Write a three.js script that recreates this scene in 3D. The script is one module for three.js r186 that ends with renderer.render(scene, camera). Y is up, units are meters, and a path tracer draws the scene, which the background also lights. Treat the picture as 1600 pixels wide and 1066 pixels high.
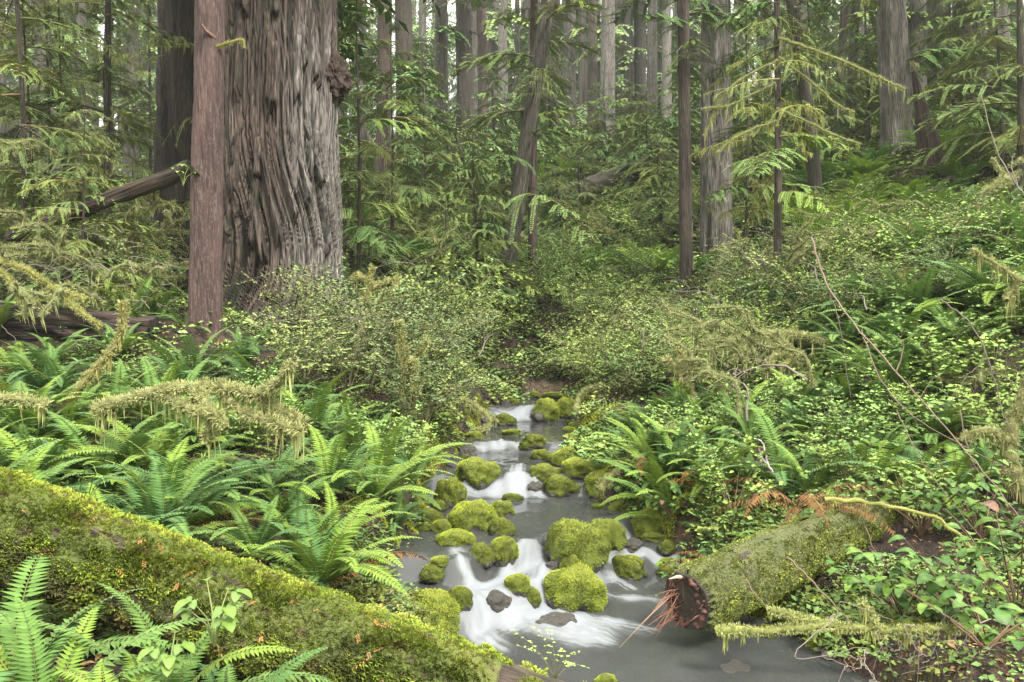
import * as THREE from 'three';
import { createNoise2D, createNoise3D } from 'simplex-noise';

// ------------------------------------------------------------------ camera, sky, sun, exposure
const F = 1200, CX = 800, CY = 533, EYE = 1.9;              // focal length and centre in photograph pixels, eye height in metres
const scene = new THREE.Scene();
const camera = new THREE.PerspectiveCamera(2 * Math.atan(CY / F) * 180 / Math.PI, 1600 / 1066, 0.1, 600);
camera.position.set(0, EYE, 0);
camera.lookAt(0, EYE, -10);
const renderer = new THREE.WebGLRenderer({ antialias: true });
renderer.setSize(1024, 682);
renderer.toneMapping = THREE.LinearToneMapping;
renderer.toneMappingExposure = 5.4;
renderer.shadowMap.enabled = true;
renderer.shadowMap.type = THREE.PCFSoftShadowMap;
{ // even overcast sky, a little brighter overhead
  const W = 256, H = 128, d = new Float32Array(W * H * 4), nz = createNoise3D(rngOf(5));
  for (let y = 0; y < H; y++) for (let x = 0; x < W; x++) {
    const el = ((y + 0.5) / H - 0.5) * Math.PI, az = (x + 0.5) / W * 2 * Math.PI;
    const cx = Math.cos(el) * Math.cos(az), cy = Math.sin(el), cz = Math.cos(el) * Math.sin(az);
    const l = (0.22 + 1.1 * Math.max(0, cy)) * (1 + 0.07 * nz(cx * 2, cy * 4, cz * 2) + 0.04 * nz(cx * 5, cy * 9, cz * 5));
    const k = (y * W + x) * 4;
    d[k] = l * 1.01; d[k + 1] = l; d[k + 2] = l * 0.95; d[k + 3] = 1;
  }
  const t = new THREE.DataTexture(d, W, H, THREE.RGBAFormat, THREE.FloatType);
  t.mapping = THREE.EquirectangularReflectionMapping; t.magFilter = t.minFilter = THREE.LinearFilter; t.needsUpdate = true;
  scene.background = t; scene.environment = t;
}
const sun = new THREE.DirectionalLight(new THREE.Color().setRGB(1, 0.96, 0.88), 1.5);
sun.position.set(24, 46, 20); sun.target.position.set(0, 0, -12);
sun.castShadow = true; sun.shadow.radius = 20; sun.shadow.mapSize.set(4096, 4096);
Object.assign(sun.shadow.camera, { left: -60, right: 60, top: 60, bottom: -60, near: 1, far: 200 });
scene.add(sun, sun.target);
scene.fog = new THREE.FogExp2(new THREE.Color().setRGB(0.9, 0.95, 0.9), 0.0006);

// ------------------------------------------------------------------ small maths
function rngOf(seed) { let s = seed >>> 0; return () => { s = (s + 0x6d2b79f5) | 0; let t = Math.imul(s ^ (s >>> 15), 1 | s); t = (t + Math.imul(t ^ (t >>> 7), 61 | t)) ^ t; return ((t ^ (t >>> 14)) >>> 0) / 4294967296; }; }
const n2 = createNoise2D(rngOf(11)), n3 = createNoise3D(rngOf(12));
const { clamp, lerp, smoothstep } = THREE.MathUtils;
const PI = Math.PI, V3 = THREE.Vector3;
const add = (a, b, k = 1) => [a[0] + b[0] * k, a[1] + b[1] * k, a[2] + b[2] * k];
const sub = (a, b) => [a[0] - b[0], a[1] - b[1], a[2] - b[2]];
const cross = (a, b) => [a[1] * b[2] - a[2] * b[1], a[2] * b[0] - a[0] * b[2], a[0] * b[1] - a[1] * b[0]];
const norm = (a) => { const l = Math.hypot(a[0], a[1], a[2]) || 1; return [a[0] / l, a[1] / l, a[2] / l]; };
const mixc = (a, b, t) => [a[0] + (b[0] - a[0]) * t, a[1] + (b[1] - a[1]) * t, a[2] + (b[2] - a[2]) * t];
const tint = (c, k) => [c[0] * k, c[1] * k, c[2] * k];
const fbm3 = (x, y, z, o = 4) => { let s = 0, a = 0.5; for (let i = 0; i < o; i++) { s += a * n3(x, y, z); x *= 2.03; y *= 2.03; z *= 2.03; a *= 0.5; } return s; };
const fbm2 = (x, y, o = 4) => { let s = 0, a = 0.5; for (let i = 0; i < o; i++) { s += a * n2(x, y); x *= 2.03; y *= 2.03; a *= 0.5; } return s; };
const at = (px, py, D) => [(px - CX) / F * D, EYE - (py - CY) / F * D, -D];     // a point of the place from a pixel of the photograph and its distance
const spline = (pts, n) => new THREE.CatmullRomCurve3(pts.map((p) => new V3(...p)), false, 'centripetal').getPoints(n).map((v) => [v.x, v.y, v.z]);

// ------------------------------------------------------------------ mesh builder
class Mesher {
  constructor() { this.p = []; this.c = []; this.i = []; this.u = []; this.hasUv = false; }
  v(x, y, z, c, u, w) { this.p.push(x, y, z); this.c.push(c[0], c[1], c[2]); if (u !== undefined) this.hasUv = true; this.u.push(u ?? 0, w ?? 0); return this.p.length / 3 - 1; }
  // a leaf: base b, direction d, side s, up u (unit vectors)
  leaf(b, d, s, u, len, w, c, mid = 0.45, fold = 0.12, drop = 0.1, c2 = c) {
    const m = [b[0] + d[0] * len * mid, b[1] + d[1] * len * mid, b[2] + d[2] * len * mid], h = w / 2, f = fold * w, e = drop * len;
    const a = this.v(b[0], b[1], b[2], c), l = this.v(m[0] + s[0] * h + u[0] * f, m[1] + s[1] * h + u[1] * f, m[2] + s[2] * h + u[2] * f, c);
    const r = this.v(m[0] - s[0] * h + u[0] * f, m[1] - s[1] * h + u[1] * f, m[2] - s[2] * h + u[2] * f, c);
    const t = this.v(b[0] + d[0] * len - u[0] * e, b[1] + d[1] * len - u[1] * e, b[2] + d[2] * len - u[2] * e, c2);
    this.i.push(a, r, t, a, t, l);
  }
  blade(b, d, s, len, w, c, c2 = c) {
    const a = this.v(b[0] - s[0] * w / 2, b[1] - s[1] * w / 2, b[2] - s[2] * w / 2, c), r = this.v(b[0] + s[0] * w / 2, b[1] + s[1] * w / 2, b[2] + s[2] * w / 2, c);
    this.i.push(a, r, this.v(b[0] + d[0] * len, b[1] + d[1] * len, b[2] + d[2] * len, c2));
  }
  tube(pts, rad, sides, col, cap = false) {
    const n = pts.length, cf = typeof col === 'function' ? col : () => col, rf = typeof rad === 'function' ? rad : () => rad;
    let side = null; const rows = [];
    for (let k = 0; k < n; k++) {
      const t = norm(sub(pts[Math.min(n - 1, k + 1)], pts[Math.max(0, k - 1)]));
      if (!side) side = norm(cross(t, Math.abs(t[1]) > 0.9 ? [1, 0, 0] : [0, 1, 0]));
      side = norm(add(side, t, -(side[0] * t[0] + side[1] * t[1] + side[2] * t[2])));
      const up = cross(side, t), r = rf(k / (n - 1)), row = [];
      for (let a = 0; a < sides; a++) { const q = a / sides * 2 * PI, x = Math.cos(q) * r, y = Math.sin(q) * r; row.push(this.v(pts[k][0] + side[0] * x + up[0] * y, pts[k][1] + side[1] * x + up[1] * y, pts[k][2] + side[2] * x + up[2] * y, cf(k / (n - 1), a / sides))); }
      rows.push(row);
    }
    for (let k = 0; k + 1 < n; k++) for (let a = 0; a < sides; a++) { const b = (a + 1) % sides; this.i.push(rows[k][a], rows[k + 1][b], rows[k][b], rows[k][a], rows[k + 1][a], rows[k + 1][b]); }
    if (cap) for (const k of [0, n - 1]) { const c = this.v(...pts[k], cf(k / (n - 1), 0)); for (let a = 0; a < sides; a++) { const b = (a + 1) % sides; k ? this.i.push(c, rows[k][a], rows[k][b]) : this.i.push(c, rows[k][b], rows[k][a]); } }
  }
  geo() {
    const g = new THREE.BufferGeometry();
    g.setAttribute('position', new THREE.Float32BufferAttribute(this.p, 3));
    g.setAttribute('color', new THREE.Float32BufferAttribute(this.c, 3));
    if (this.hasUv) g.setAttribute('uv', new THREE.Float32BufferAttribute(this.u, 2));
    g.setIndex(new THREE.BufferAttribute(new Uint32Array(this.i), 1));
    g.computeVertexNormals();
    return g;
  }
}

// ------------------------------------------------------------------ naming
const used = new Map();
function numbered(name) { const k = used.get(name) ?? 0; used.set(name, k + 1); return k ? `${name}_${String(k).padStart(3, '0')}` : name; }
function tag(o, label, category, group) { o.userData = { ...o.userData, label, category }; if (group) o.userData.group = group; return o; }
function thing(name, label, category, pos = [0, 0, 0], group) {
  const o = new THREE.Group(); o.name = numbered(name); o.position.set(...pos); scene.add(o);
  return tag(o, label, category, group);
}
function part(parent, name, geometry, mat, kind) {
  const m = new THREE.Mesh(geometry, mat); m.name = parent === scene ? numbered(name) : name; m.castShadow = m.receiveShadow = true;
  if (kind) m.userData.kind = kind;
  parent.add(m); return m;
}
function copyOf(o, label, group) { const c = o.clone(); c.name = numbered(o.name.replace(/_\d+$/, '')); c.userData = { ...o.userData }; if (label) c.userData.label = label; if (group) c.userData.group = group; scene.add(c); return c; }
function scatter(parent, name, geometry, mat, mats, cols, kind = 'stuff') {
  const m = new THREE.InstancedMesh(geometry, mat, mats.length); m.name = parent === scene ? numbered(name) : name; m.castShadow = m.receiveShadow = true;
  mats.forEach((x, k) => m.setMatrixAt(k, x));
  if (cols) cols.forEach((c, k) => m.setColorAt(k, new THREE.Color().setRGB(c[0], c[1], c[2])));
  m.userData.kind = kind; parent.add(m); return m;
}
const tmpO = new THREE.Object3D();
function mat4(p, yaw, tilt, roll, s, s2 = s) { tmpO.position.set(...p); tmpO.rotation.set(tilt, yaw, roll, 'YXZ'); tmpO.scale.set(s, s2, s); tmpO.updateMatrix(); return tmpO.matrix.clone(); }

// ------------------------------------------------------------------ textures and materials
function dataTex(n, h, f, srgb, rx = 1, ry = 1) {
  const d = new Uint8Array(n * h * 4);
  for (let y = 0; y < h; y++) for (let x = 0; x < n; x++) { const c = f(x / n, y / h), k = (y * n + x) * 4; for (let i = 0; i < 3; i++) d[k + i] = clamp((Array.isArray(c) ? c[i] : c) * 255, 0, 255); d[k + 3] = 255; }
  const t = new THREE.DataTexture(d, n, h); t.wrapS = t.wrapT = THREE.RepeatWrapping; t.magFilter = t.minFilter = THREE.LinearFilter; if (srgb) t.colorSpace = THREE.SRGBColorSpace; t.repeat.set(rx, ry); t.needsUpdate = true; return t;
}
const loop = (u, v, fu, fv, o = 4) => { let s = 0, a = 0.5; for (let i = 0; i < o; i++) { const A = u * 2 * PI, B = v * 2 * PI; s += a * n3(Math.cos(A) * fu / 6.283 + Math.sin(B) * fv / 6.283 * 0.7 + i * 7, Math.sin(A) * fu / 6.283 + i * 3, Math.cos(B) * fv / 6.283); fu *= 2; fv *= 2; a *= 0.55; } return s; };
const barkTex = dataTex(512, 512, (u, v) => { const r = 1 - Math.abs(loop(u, v, 26, 3, 3)) * 1.8, g = loop(u, v, 70, 9, 2); const b = clamp(0.62 + 0.36 * r * 0.7 + 0.35 * g - 0.25, 0.12, 1); return [b, b * 0.985, b * 0.97]; }, true);
const barkBump = dataTex(512, 512, (u, v) => clamp(0.75 - Math.abs(loop(u, v, 26, 3, 3)) * 1.2 + 0.3 * loop(u, v, 70, 9, 2), 0, 1));
const mossBump = dataTex(512, 512, (u, v) => clamp(0.5 + 0.6 * loop(u, v, 60, 60, 3), 0, 1));
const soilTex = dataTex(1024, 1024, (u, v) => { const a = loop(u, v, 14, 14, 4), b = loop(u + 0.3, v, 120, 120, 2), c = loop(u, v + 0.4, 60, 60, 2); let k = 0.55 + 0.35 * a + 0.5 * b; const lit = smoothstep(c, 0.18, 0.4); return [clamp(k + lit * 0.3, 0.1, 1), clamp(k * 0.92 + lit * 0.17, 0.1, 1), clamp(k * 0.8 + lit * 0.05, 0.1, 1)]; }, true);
const soilBump = dataTex(512, 512, (u, v) => clamp(0.5 + 0.5 * loop(u, v, 40, 40, 4), 0, 1));
const std = (o) => new THREE.MeshStandardMaterial({ vertexColors: true, roughness: 0.9, ...o });
// leaf colours stand for what a leaf reflects and lets through together
const leafM = (r, g, b, tr = 0.34, rough = 0.92) => new THREE.MeshPhysicalMaterial({ vertexColors: true, color: new THREE.Color().setRGB(r * 1.4, g * 1.4, b * 1.4), roughness: rough, transmission: tr, thickness: 0, side: THREE.DoubleSide, specularIntensity: 0.25 });
const M = {
  bark: std({ map: barkTex, bumpMap: barkBump, bumpScale: 0.025 }), wood: std({ roughness: 0.95 }), stem: std({ roughness: 0.8 }),
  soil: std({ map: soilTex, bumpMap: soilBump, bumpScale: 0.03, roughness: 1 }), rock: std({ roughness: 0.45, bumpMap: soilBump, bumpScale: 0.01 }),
  moss: std({ roughness: 1, bumpMap: mossBump, bumpScale: 0.012 }), mossHair: leafM(0.8, 0.8, 0.8, 0, 1), drape: leafM(0.9, 0.9, 0.9, 0.3, 1),
  fern: leafM(1, 1, 1, 0.4, 0.85), leaf: leafM(1, 1, 1, 0), gloss: std({ roughness: 0.38, side: THREE.DoubleSide }), litter: std({ roughness: 0.9, side: THREE.DoubleSide }),
};
M.fern.roughness = 0.85;
const leafTones = [leafM(0.95, 1, 0.95, 0), leafM(1.1, 1.08, 0.85, 0), leafM(0.58, 0.7, 0.68, 0), leafM(1.2, 1.16, 0.9, 0)];
const fernTones = [leafM(0.76, 0.82, 0.6, 0.3, 0.85), leafM(1.1, 1.02, 0.5, 0.3, 0.85), leafM(0.54, 0.66, 0.6, 0.3, 0.85)];

// ------------------------------------------------------------------ stream: edges, water level
const BANKS = [[-20, 0.2, 2.6], [0, -0.1, 2.3], [3, -0.2, 1.95], [4.3, -0.34, 1.85], [5, -0.5, 1.7], [5.6, -0.78, 1.38], [6.3, -0.74, 1.42], [7, -0.68, 1.1], [7.7, -0.74, 0.68], [8.5, -0.74, 0.42], [9.4, -0.62, 0.68], [10.5, -0.57, 0.85], [12, -0.42, 0.98], [13, 0.1, 0.98], [14.5, 0.3, 1.0], [17, 0.6, 1.1]];
function edges(D) {
  let k = 0; while (k < BANKS.length - 2 && BANKS[k + 1][0] < D) k++;
  const a = BANKS[k], b = BANKS[k + 1], t = clamp((D - a[0]) / (b[0] - a[0]), 0, 1);
  return [lerp(a[1], b[1], t), lerp(a[2], b[2], t)];
}
const ss = smoothstep;
function level(x, D) {
  const d1 = 5.02 + 1.0 * clamp(x + 0.3, 0, 1.45) + 0.12 * n2(x * 2.6, 3.7);
  const w = 0.03 * n2(x * 4, 9.1);
  return 0.16 * ss(D, d1 - 0.18, d1 + 0.14) + 0.16 * ss(D, d1 + 0.42 + w, d1 + 0.66 + w) + 0.2 * ss(D, 7.68 + w * 2, 8.0 + w * 2) + 0.12 * ss(D, 9.44 + w, 9.66 + w) + 0.22 * ss(D, 11.85, 12.35);
}
function waterD(px, py) { let a = 2.5, b = 16; for (let k = 0; k < 40; k++) { const D = (a + b) / 2; (EYE - level((px - CX) / F * D, D)) * F / (py - CY) > D ? a = D : b = D; } return (a + b) / 2; }

// ------------------------------------------------------------------ terrain: a smooth surface through measured points, with the stream cut in
const MARKS = `-250 1180 2.4;150 1190 2.5;450 1235 2.6;650 1150 3.2;0 900 4.2;300 905 4.4;550 905 4.8;630 860 5.6;100 770 5.5;400 765 5.8;600 755 6.6;680 720 8;0 655 7;300 650 7.5;550 650 8.5;
0 575 8.6;250 560 8.8;450 560 11;620 580 12;720 600 13;0 500 10;330 515 10;440 482 14.5;250 480 17;0 470 14;600 500 15;680 490 16;850 612 14.5;800 560 16;780 455 18;832 447 19.2;960 440 20;950 380 26;
950 300 33;960 222 42;600 347 28;635 268 34;690 228 40;1070 445 17;1103 415 20;1213 482 12.6;1300 400 16;1440 272 19.5;1405 246 22;1550 205 22;1500 410 12;1560 510 9;1400 560 9;1300 620 8.5;1180 625 9.4;1010 625 11;
960 700 8.6;1110 710 7.5;1300 750 6.5;1480 800 6;1000 795 6.7;1110 850 5.9;1250 805 6.3;1390 772 6.9;1200 990 4.9;1250 945 5.1;1350 930 5.3;1460 950 4.8;1480 1010 4.1;1700 1000 4;1750 900 5;1900 700 7;1900 400 14;100 350 25;-200 330 25;-300 500 12;-500 700 6;-300 800 4.5;250 300 40;
-300 250 40;1650 100 32;1300 180 36`.split(';').map((s) => { const [a, b, c] = s.trim().split(' ').map(Number), p = at(a, b, c); return [p[0], p[2], p[1]]; });
for (const [x, y, D] of [[-2, 0.6, 0.5], [-4, 0.9, 0], [0.8, -0.1, 0.5], [3.6, 0.6, 0.8], [-8, 1.6, -8], [0, 0, -10], [8, 1.6, -8], [-14, 5, 5], [14, 7, 4], [-30, 8, -20], [30, 8, -20], [0, 2, -25], [-34, 14, 12], [36, 18, 14], [-60, 22, 30], [66, 28, 36], [-20, 15, 60], [0, 17.5, 62], [22, 19, 60], [0, 27, 110], [-70, 32, 110], [70, 36, 110], [0, 36, 160], [-90, 40, 165], [90, 42, 165], [-90, 24, 0], [90, 28, 0], [-90, 20, -60], [90, 20, -60], [0, 12, -60]]) MARKS.push([x, -D, y]);
const tps = (() => {
  const S = 0.1, n = MARKS.length, N = n + 3, A = [];
  const U = (r2) => r2 < 1e-12 ? 0 : r2 * Math.log(r2);
  for (let i = 0; i < n; i++) { const row = new Float64Array(N + 1); for (let j = 0; j < n; j++) row[j] = U(((MARKS[i][0] - MARKS[j][0]) * S) ** 2 + ((MARKS[i][1] - MARKS[j][1]) * S) ** 2) + (i === j ? 0.004 : 0); row[n] = 1; row[n + 1] = MARKS[i][0] * S; row[n + 2] = MARKS[i][1] * S; row[N] = MARKS[i][2]; A.push(row); }
  for (let k = 0; k < 3; k++) { const row = new Float64Array(N + 1); for (let j = 0; j < n; j++) row[j] = k ? MARKS[j][k - 1] * S : 1; A.push(row); }
  for (let c = 0; c < N; c++) {
    let b = c; for (let r = c + 1; r < N; r++) if (Math.abs(A[r][c]) > Math.abs(A[b][c])) b = r;
    [A[c], A[b]] = [A[b], A[c]];
    for (let r = c + 1; r < N; r++) { const f = A[r][c] / A[c][c]; if (f) for (let k = c; k <= N; k++) A[r][k] -= f * A[c][k]; }
  }
  const w = new Float64Array(N);
  for (let r = N - 1; r >= 0; r--) { let s = A[r][N]; for (let k = r + 1; k < N; k++) s -= A[r][k] * w[k]; w[r] = s / A[r][r]; }
  return (x, z) => { let s = w[n] + w[n + 1] * x * S + w[n + 2] * z * S; for (let j = 0; j < n; j++) s += w[j] * U(((x - MARKS[j][0]) * S) ** 2 + ((z - MARKS[j][1]) * S) ** 2); return s; };
})();
function inStream(x, D) { if (D > 14.7) return 9; const [l, r] = edges(D); return Math.max(l - x, x - r); }   // metres outside the water (negative inside)
function ground(x, z) {
  const D = -z, near = clamp(1 - (D - 14) / 20, 0.2, 1);
  let h = tps(clamp(x, -95, 95), clamp(z, -165, 60));
  const rough = (0.09 + 0.16 * ss(D, 7, 11) * (D > 0 ? 1 : 0)) * fbm2(x * 0.9 + 4, z * 0.9, 4) / near + 0.035 * n2(x * 3.1, z * 3.1);
  const d = inStream(x, D);
  if (d < 1.2) {
    const fade = ss(D, 13.9, 14.7), e = edges(D), L = level(clamp(x, e[0], e[1]), D), bed = L - 0.1 - 0.14 * ss(-d, 0, 0.35) + 0.03 * n2(x * 5, z * 5);
    const side = Math.max(h + rough, L + 0.04 + 0.1 * ss(d, 0.05, 0.5));
    const cut = lerp(bed, side, ss(d, -0.06, 0.42 + 0.15 * n2(x * 2, z * 2)));
    return lerp(cut, h + rough, fade);
  }
  return h + rough;
}
const gp = (px, D) => { const x = (px - CX) / F * D; return [x, ground(x, -D), -D]; };
const gpy = (px, D) => CY - (gp(px, D)[1] - EYE) * F / D;

{ // one sheet of ground out to beyond the farthest ridge
  const zs = [], xs = [];
  for (let D = -60; D < 2; D += 2) zs.push(-D);
  for (let D = 2; D < 14; D += 0.07) zs.push(-D);
  for (let D = 14; D < 36; D += 0.35) zs.push(-D);
  for (let D = 36; D <= 170; D += 3) zs.push(-D);
  const half = [0]; let q = 0; while (q < 98) { q += q < 3.2 ? 0.065 : q < 14 ? 0.3 : q < 40 ? 1 : 3; half.push(q); }
  for (let k = half.length - 1; k > 0; k--) xs.push(-half[k]); xs.push(...half);
  const m = new Mesher();
  for (const z of zs) for (const x of xs) {
    const h = ground(x, z), d = inStream(x, -z), k = 0.5 + 0.5 * n2(x * 0.7, z * 0.7), g = 0.5 + 0.5 * fbm2(x * 1.6 + 9, z * 1.6, 3);
    let c = mixc([0.04, 0.026, 0.018], [0.095, 0.06, 0.038], k);
    c = mixc(c, [0.075, 0.1, 0.025], ss(g, 0.45, 0.75) * (d < 0.9 ? 0.95 : 0.55));
    if (d < 0.04) c = mixc([0.17, 0.14, 0.1], [0.1, 0.085, 0.065], g);
    m.v(x, h, z, c, x / 1.3, z / 1.3);
  }
  const W = xs.length;
  for (let r = 0; r + 1 < zs.length; r++) for (let c = 0; c + 1 < W; c++) { const a = r * W + c, b = a + 1, e = a + W, f = e + 1; m.i.push(a, b, f, a, f, e); }
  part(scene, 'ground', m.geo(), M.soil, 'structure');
}

// ------------------------------------------------------------------ water: one silky surface, white where it falls
const FOAM = [ // each: strength, half width in metres, then pixels of the photograph along the flow
  [1.0, 0.16, [[808, 728], [806, 745], [800, 762]]], [0.95, 0.13, [[850, 752], [820, 762], [770, 768], [735, 768]]], [0.75, 0.1, [[800, 768], [840, 772], [880, 775]]], [0.7, 0.05, [[722, 742], [728, 756], [742, 766]]],
  [0.9, 0.1, [[736, 699], [770, 697], [815, 698]]], [0.9, 0.09, [[786, 688], [782, 696], [756, 701]]], [0.5, 0.05, [[862, 700], [886, 697]]],
  [1.0, 0.2, [[828, 634], [815, 642], [800, 652]]], [0.9, 0.14, [[780, 646], [800, 653], [826, 655]]], [0.4, 0.1, [[845, 625], [862, 622]]],
  [0.9, 0.07, [[712, 862], [722, 880], [735, 905], [728, 925]]], [0.55, 0.1, [[700, 868], [712, 858], [735, 862]]],
  [0.95, 0.13, [[826, 862], [822, 885], [800, 900], [772, 915], [745, 920]]], [0.85, 0.2, [[760, 925], [780, 945], [790, 962]]], [0.9, 0.16, [[738, 935], [745, 960], [742, 985]]], [0.7, 0.15, [[742, 985], [760, 1000], [780, 1012]]],
  [1.0, 0.12, [[838, 862], [850, 885], [842, 915], [850, 945], [880, 965]]], [1.0, 0.22, [[800, 970], [850, 960], [890, 975], [930, 990]]], [0.9, 0.16, [[845, 985], [900, 998], [940, 1004]]], [0.75, 0.14, [[900, 965], [960, 975], [1010, 985]]],
  [0.9, 0.1, [[852, 862], [880, 866], [915, 880], [935, 905]]], [0.75, 0.1, [[930, 895], [960, 905], [985, 920]]], [0.6, 0.12, [[930, 925], [980, 935], [1020, 938]]],
  [1.0, 0.07, [[968, 826], [976, 838], [988, 855]]], [0.85, 0.1, [[950, 872], [985, 868], [1020, 872], [1055, 878]]], [0.6, 0.08, [[940, 850], [950, 870]]], [0.5, 0.1, [[820, 845], [826, 862]]],
].map(([a, w, p]) => ({ a, w, p: p.map(([px, py]) => { const D = waterD(px, py); return [(px - CX) / F * D, D]; }) }));
{
  const X0 = -1.3, X1 = 2.7, D0 = 0, D1 = 15, TW = 640, TH = 2048, foam = new Float32Array(TW * TH);
  for (const s of FOAM) {
    const pad = s.w * 2.2;
    let len = 0;
    for (let k = 0; k + 1 < s.p.length; k++) {
      const [ax, ad] = s.p[k], [bx, bd] = s.p[k + 1], L = Math.hypot(bx - ax, bd - ad), ux = (bx - ax) / L, ud = (bd - ad) / L;
      const xa = Math.max(0, Math.floor((Math.min(ax, bx) - pad - X0) / (X1 - X0) * TW)), xb = Math.min(TW - 1, Math.ceil((Math.max(ax, bx) + pad - X0) / (X1 - X0) * TW));
      const da = Math.max(0, Math.floor((Math.min(ad, bd) - pad - D0) / (D1 - D0) * TH)), db = Math.min(TH - 1, Math.ceil((Math.max(ad, bd) + pad - D0) / (D1 - D0) * TH));
      for (let j = da; j <= db; j++) for (let i = xa; i <= xb; i++) {
        const x = X0 + (i + 0.5) / TW * (X1 - X0), d = D0 + (j + 0.5) / TH * (D1 - D0), t = (x - ax) * ux + (d - ad) * ud, tc = clamp(t, 0, L), q = Math.hypot(x - ax - ux * tc, d - ad - ud * tc);
        const cr = (x - ax) * ud - (d - ad) * ux;
        const streak = 0.64 + 0.32 * n2(cr * 17 + s.a * 31, (len + t) * 0.7) + 0.14 * n2(cr * 45, (len + t) * 1.1);
        const v = s.a * Math.exp(-Math.pow(q / (s.w * 0.68), 2)) * streak;
        if (v > 0) foam[j * TW + i] = 1 - (1 - foam[j * TW + i]) * (1 - clamp(v, 0, 0.97));
      }
      len += L;
    }
  }
  const cd = new Uint8Array(TW * TH * 4), td = new Uint8Array(TW * TH * 4);
  const enc = (v) => 255 * Math.pow(clamp(v, 0, 1), 1 / 2.2);
  for (let j = 0; j < TH; j++) for (let i = 0; i < TW; i++) {
    const x = X0 + (i + 0.5) / TW * (X1 - X0), d = D0 + (j + 0.5) / TH * (D1 - D0), k = (j * TW + i) * 4;
    const wisp = 0.1 * clamp(fbm2(x * 5, d * 1.6, 3) + 0.15, 0, 1) * ss(foam[j * TW + i], 0, 0.1);
    const f = clamp(Math.pow(ss(foam[j * TW + i], 0.0, 1.15), 1.15) + wisp, 0, 1), b = 0.5 + 0.5 * fbm2(x * 1.4, d * 0.9, 3);
    const c = mixc(mixc([0.068, 0.072, 0.068], [0.105, 0.111, 0.107], b), [0.165, 0.178, 0.192], f);
    cd[k] = enc(c[0]); cd[k + 1] = enc(c[1]); cd[k + 2] = enc(c[2]); cd[k + 3] = 255;
    td[k] = 255 * (1 - ss(f, 0, 0.5)); td[k + 1] = 255 * clamp(0.07 + 0.75 * f, 0, 1); td[k + 2] = 0; td[k + 3] = 255;
  }
  const tex = (d, srgb) => { const t = new THREE.DataTexture(d, TW, TH); t.magFilter = t.minFilter = THREE.LinearFilter; if (srgb) t.colorSpace = THREE.SRGBColorSpace; t.needsUpdate = true; return t; };
  const m = new Mesher(), rows = 620, cols = 60;
  const foamAt = (x, d) => foam[clamp(Math.floor((d - D0) / (D1 - D0) * TH), 0, TH - 1) * TW + clamp(Math.floor((x - X0) / (X1 - X0) * TW), 0, TW - 1)];
  for (let r = 0; r <= rows; r++) {
    const D = lerp(0.2, 14.9, r / rows), [l, e] = edges(D);
    for (let c = 0; c <= cols; c++) {
      const x = lerp(l - 0.3, e + 0.3, c / cols), f = foamAt(x, D);
      const y = level(clamp(x, l - 0.1, e + 0.1), D) + 0.004 * n2(x * 3, D * 1.2) + 0.0022 * n2(x * 9, D * 4) * (1 - f) + f * (0.018 + 0.022 * n2(x * 7, D * 3) + 0.008 * n2(x * 20, D * 6));
      m.v(x, y, -D, [1, 1, 1], (x - X0) / (X1 - X0), (D - D0) / (D1 - D0));
    }
  }
  const W = cols + 1;
  for (let r = 0; r < rows; r++) for (let c = 0; c < cols; c++) { const a = r * W + c, b = a + 1, e = a + W, f = e + 1; m.i.push(a, b, f, a, f, e); }
  const rt = tex(td);
  const mat = new THREE.MeshPhysicalMaterial({ map: tex(cd, true), transmission: 0.58, transmissionMap: rt, roughness: 1, roughnessMap: rt, thickness: 0, ior: 1.33, side: THREE.DoubleSide });
  part(scene, 'stream_water', m.geo(), mat, 'structure');
}

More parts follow.
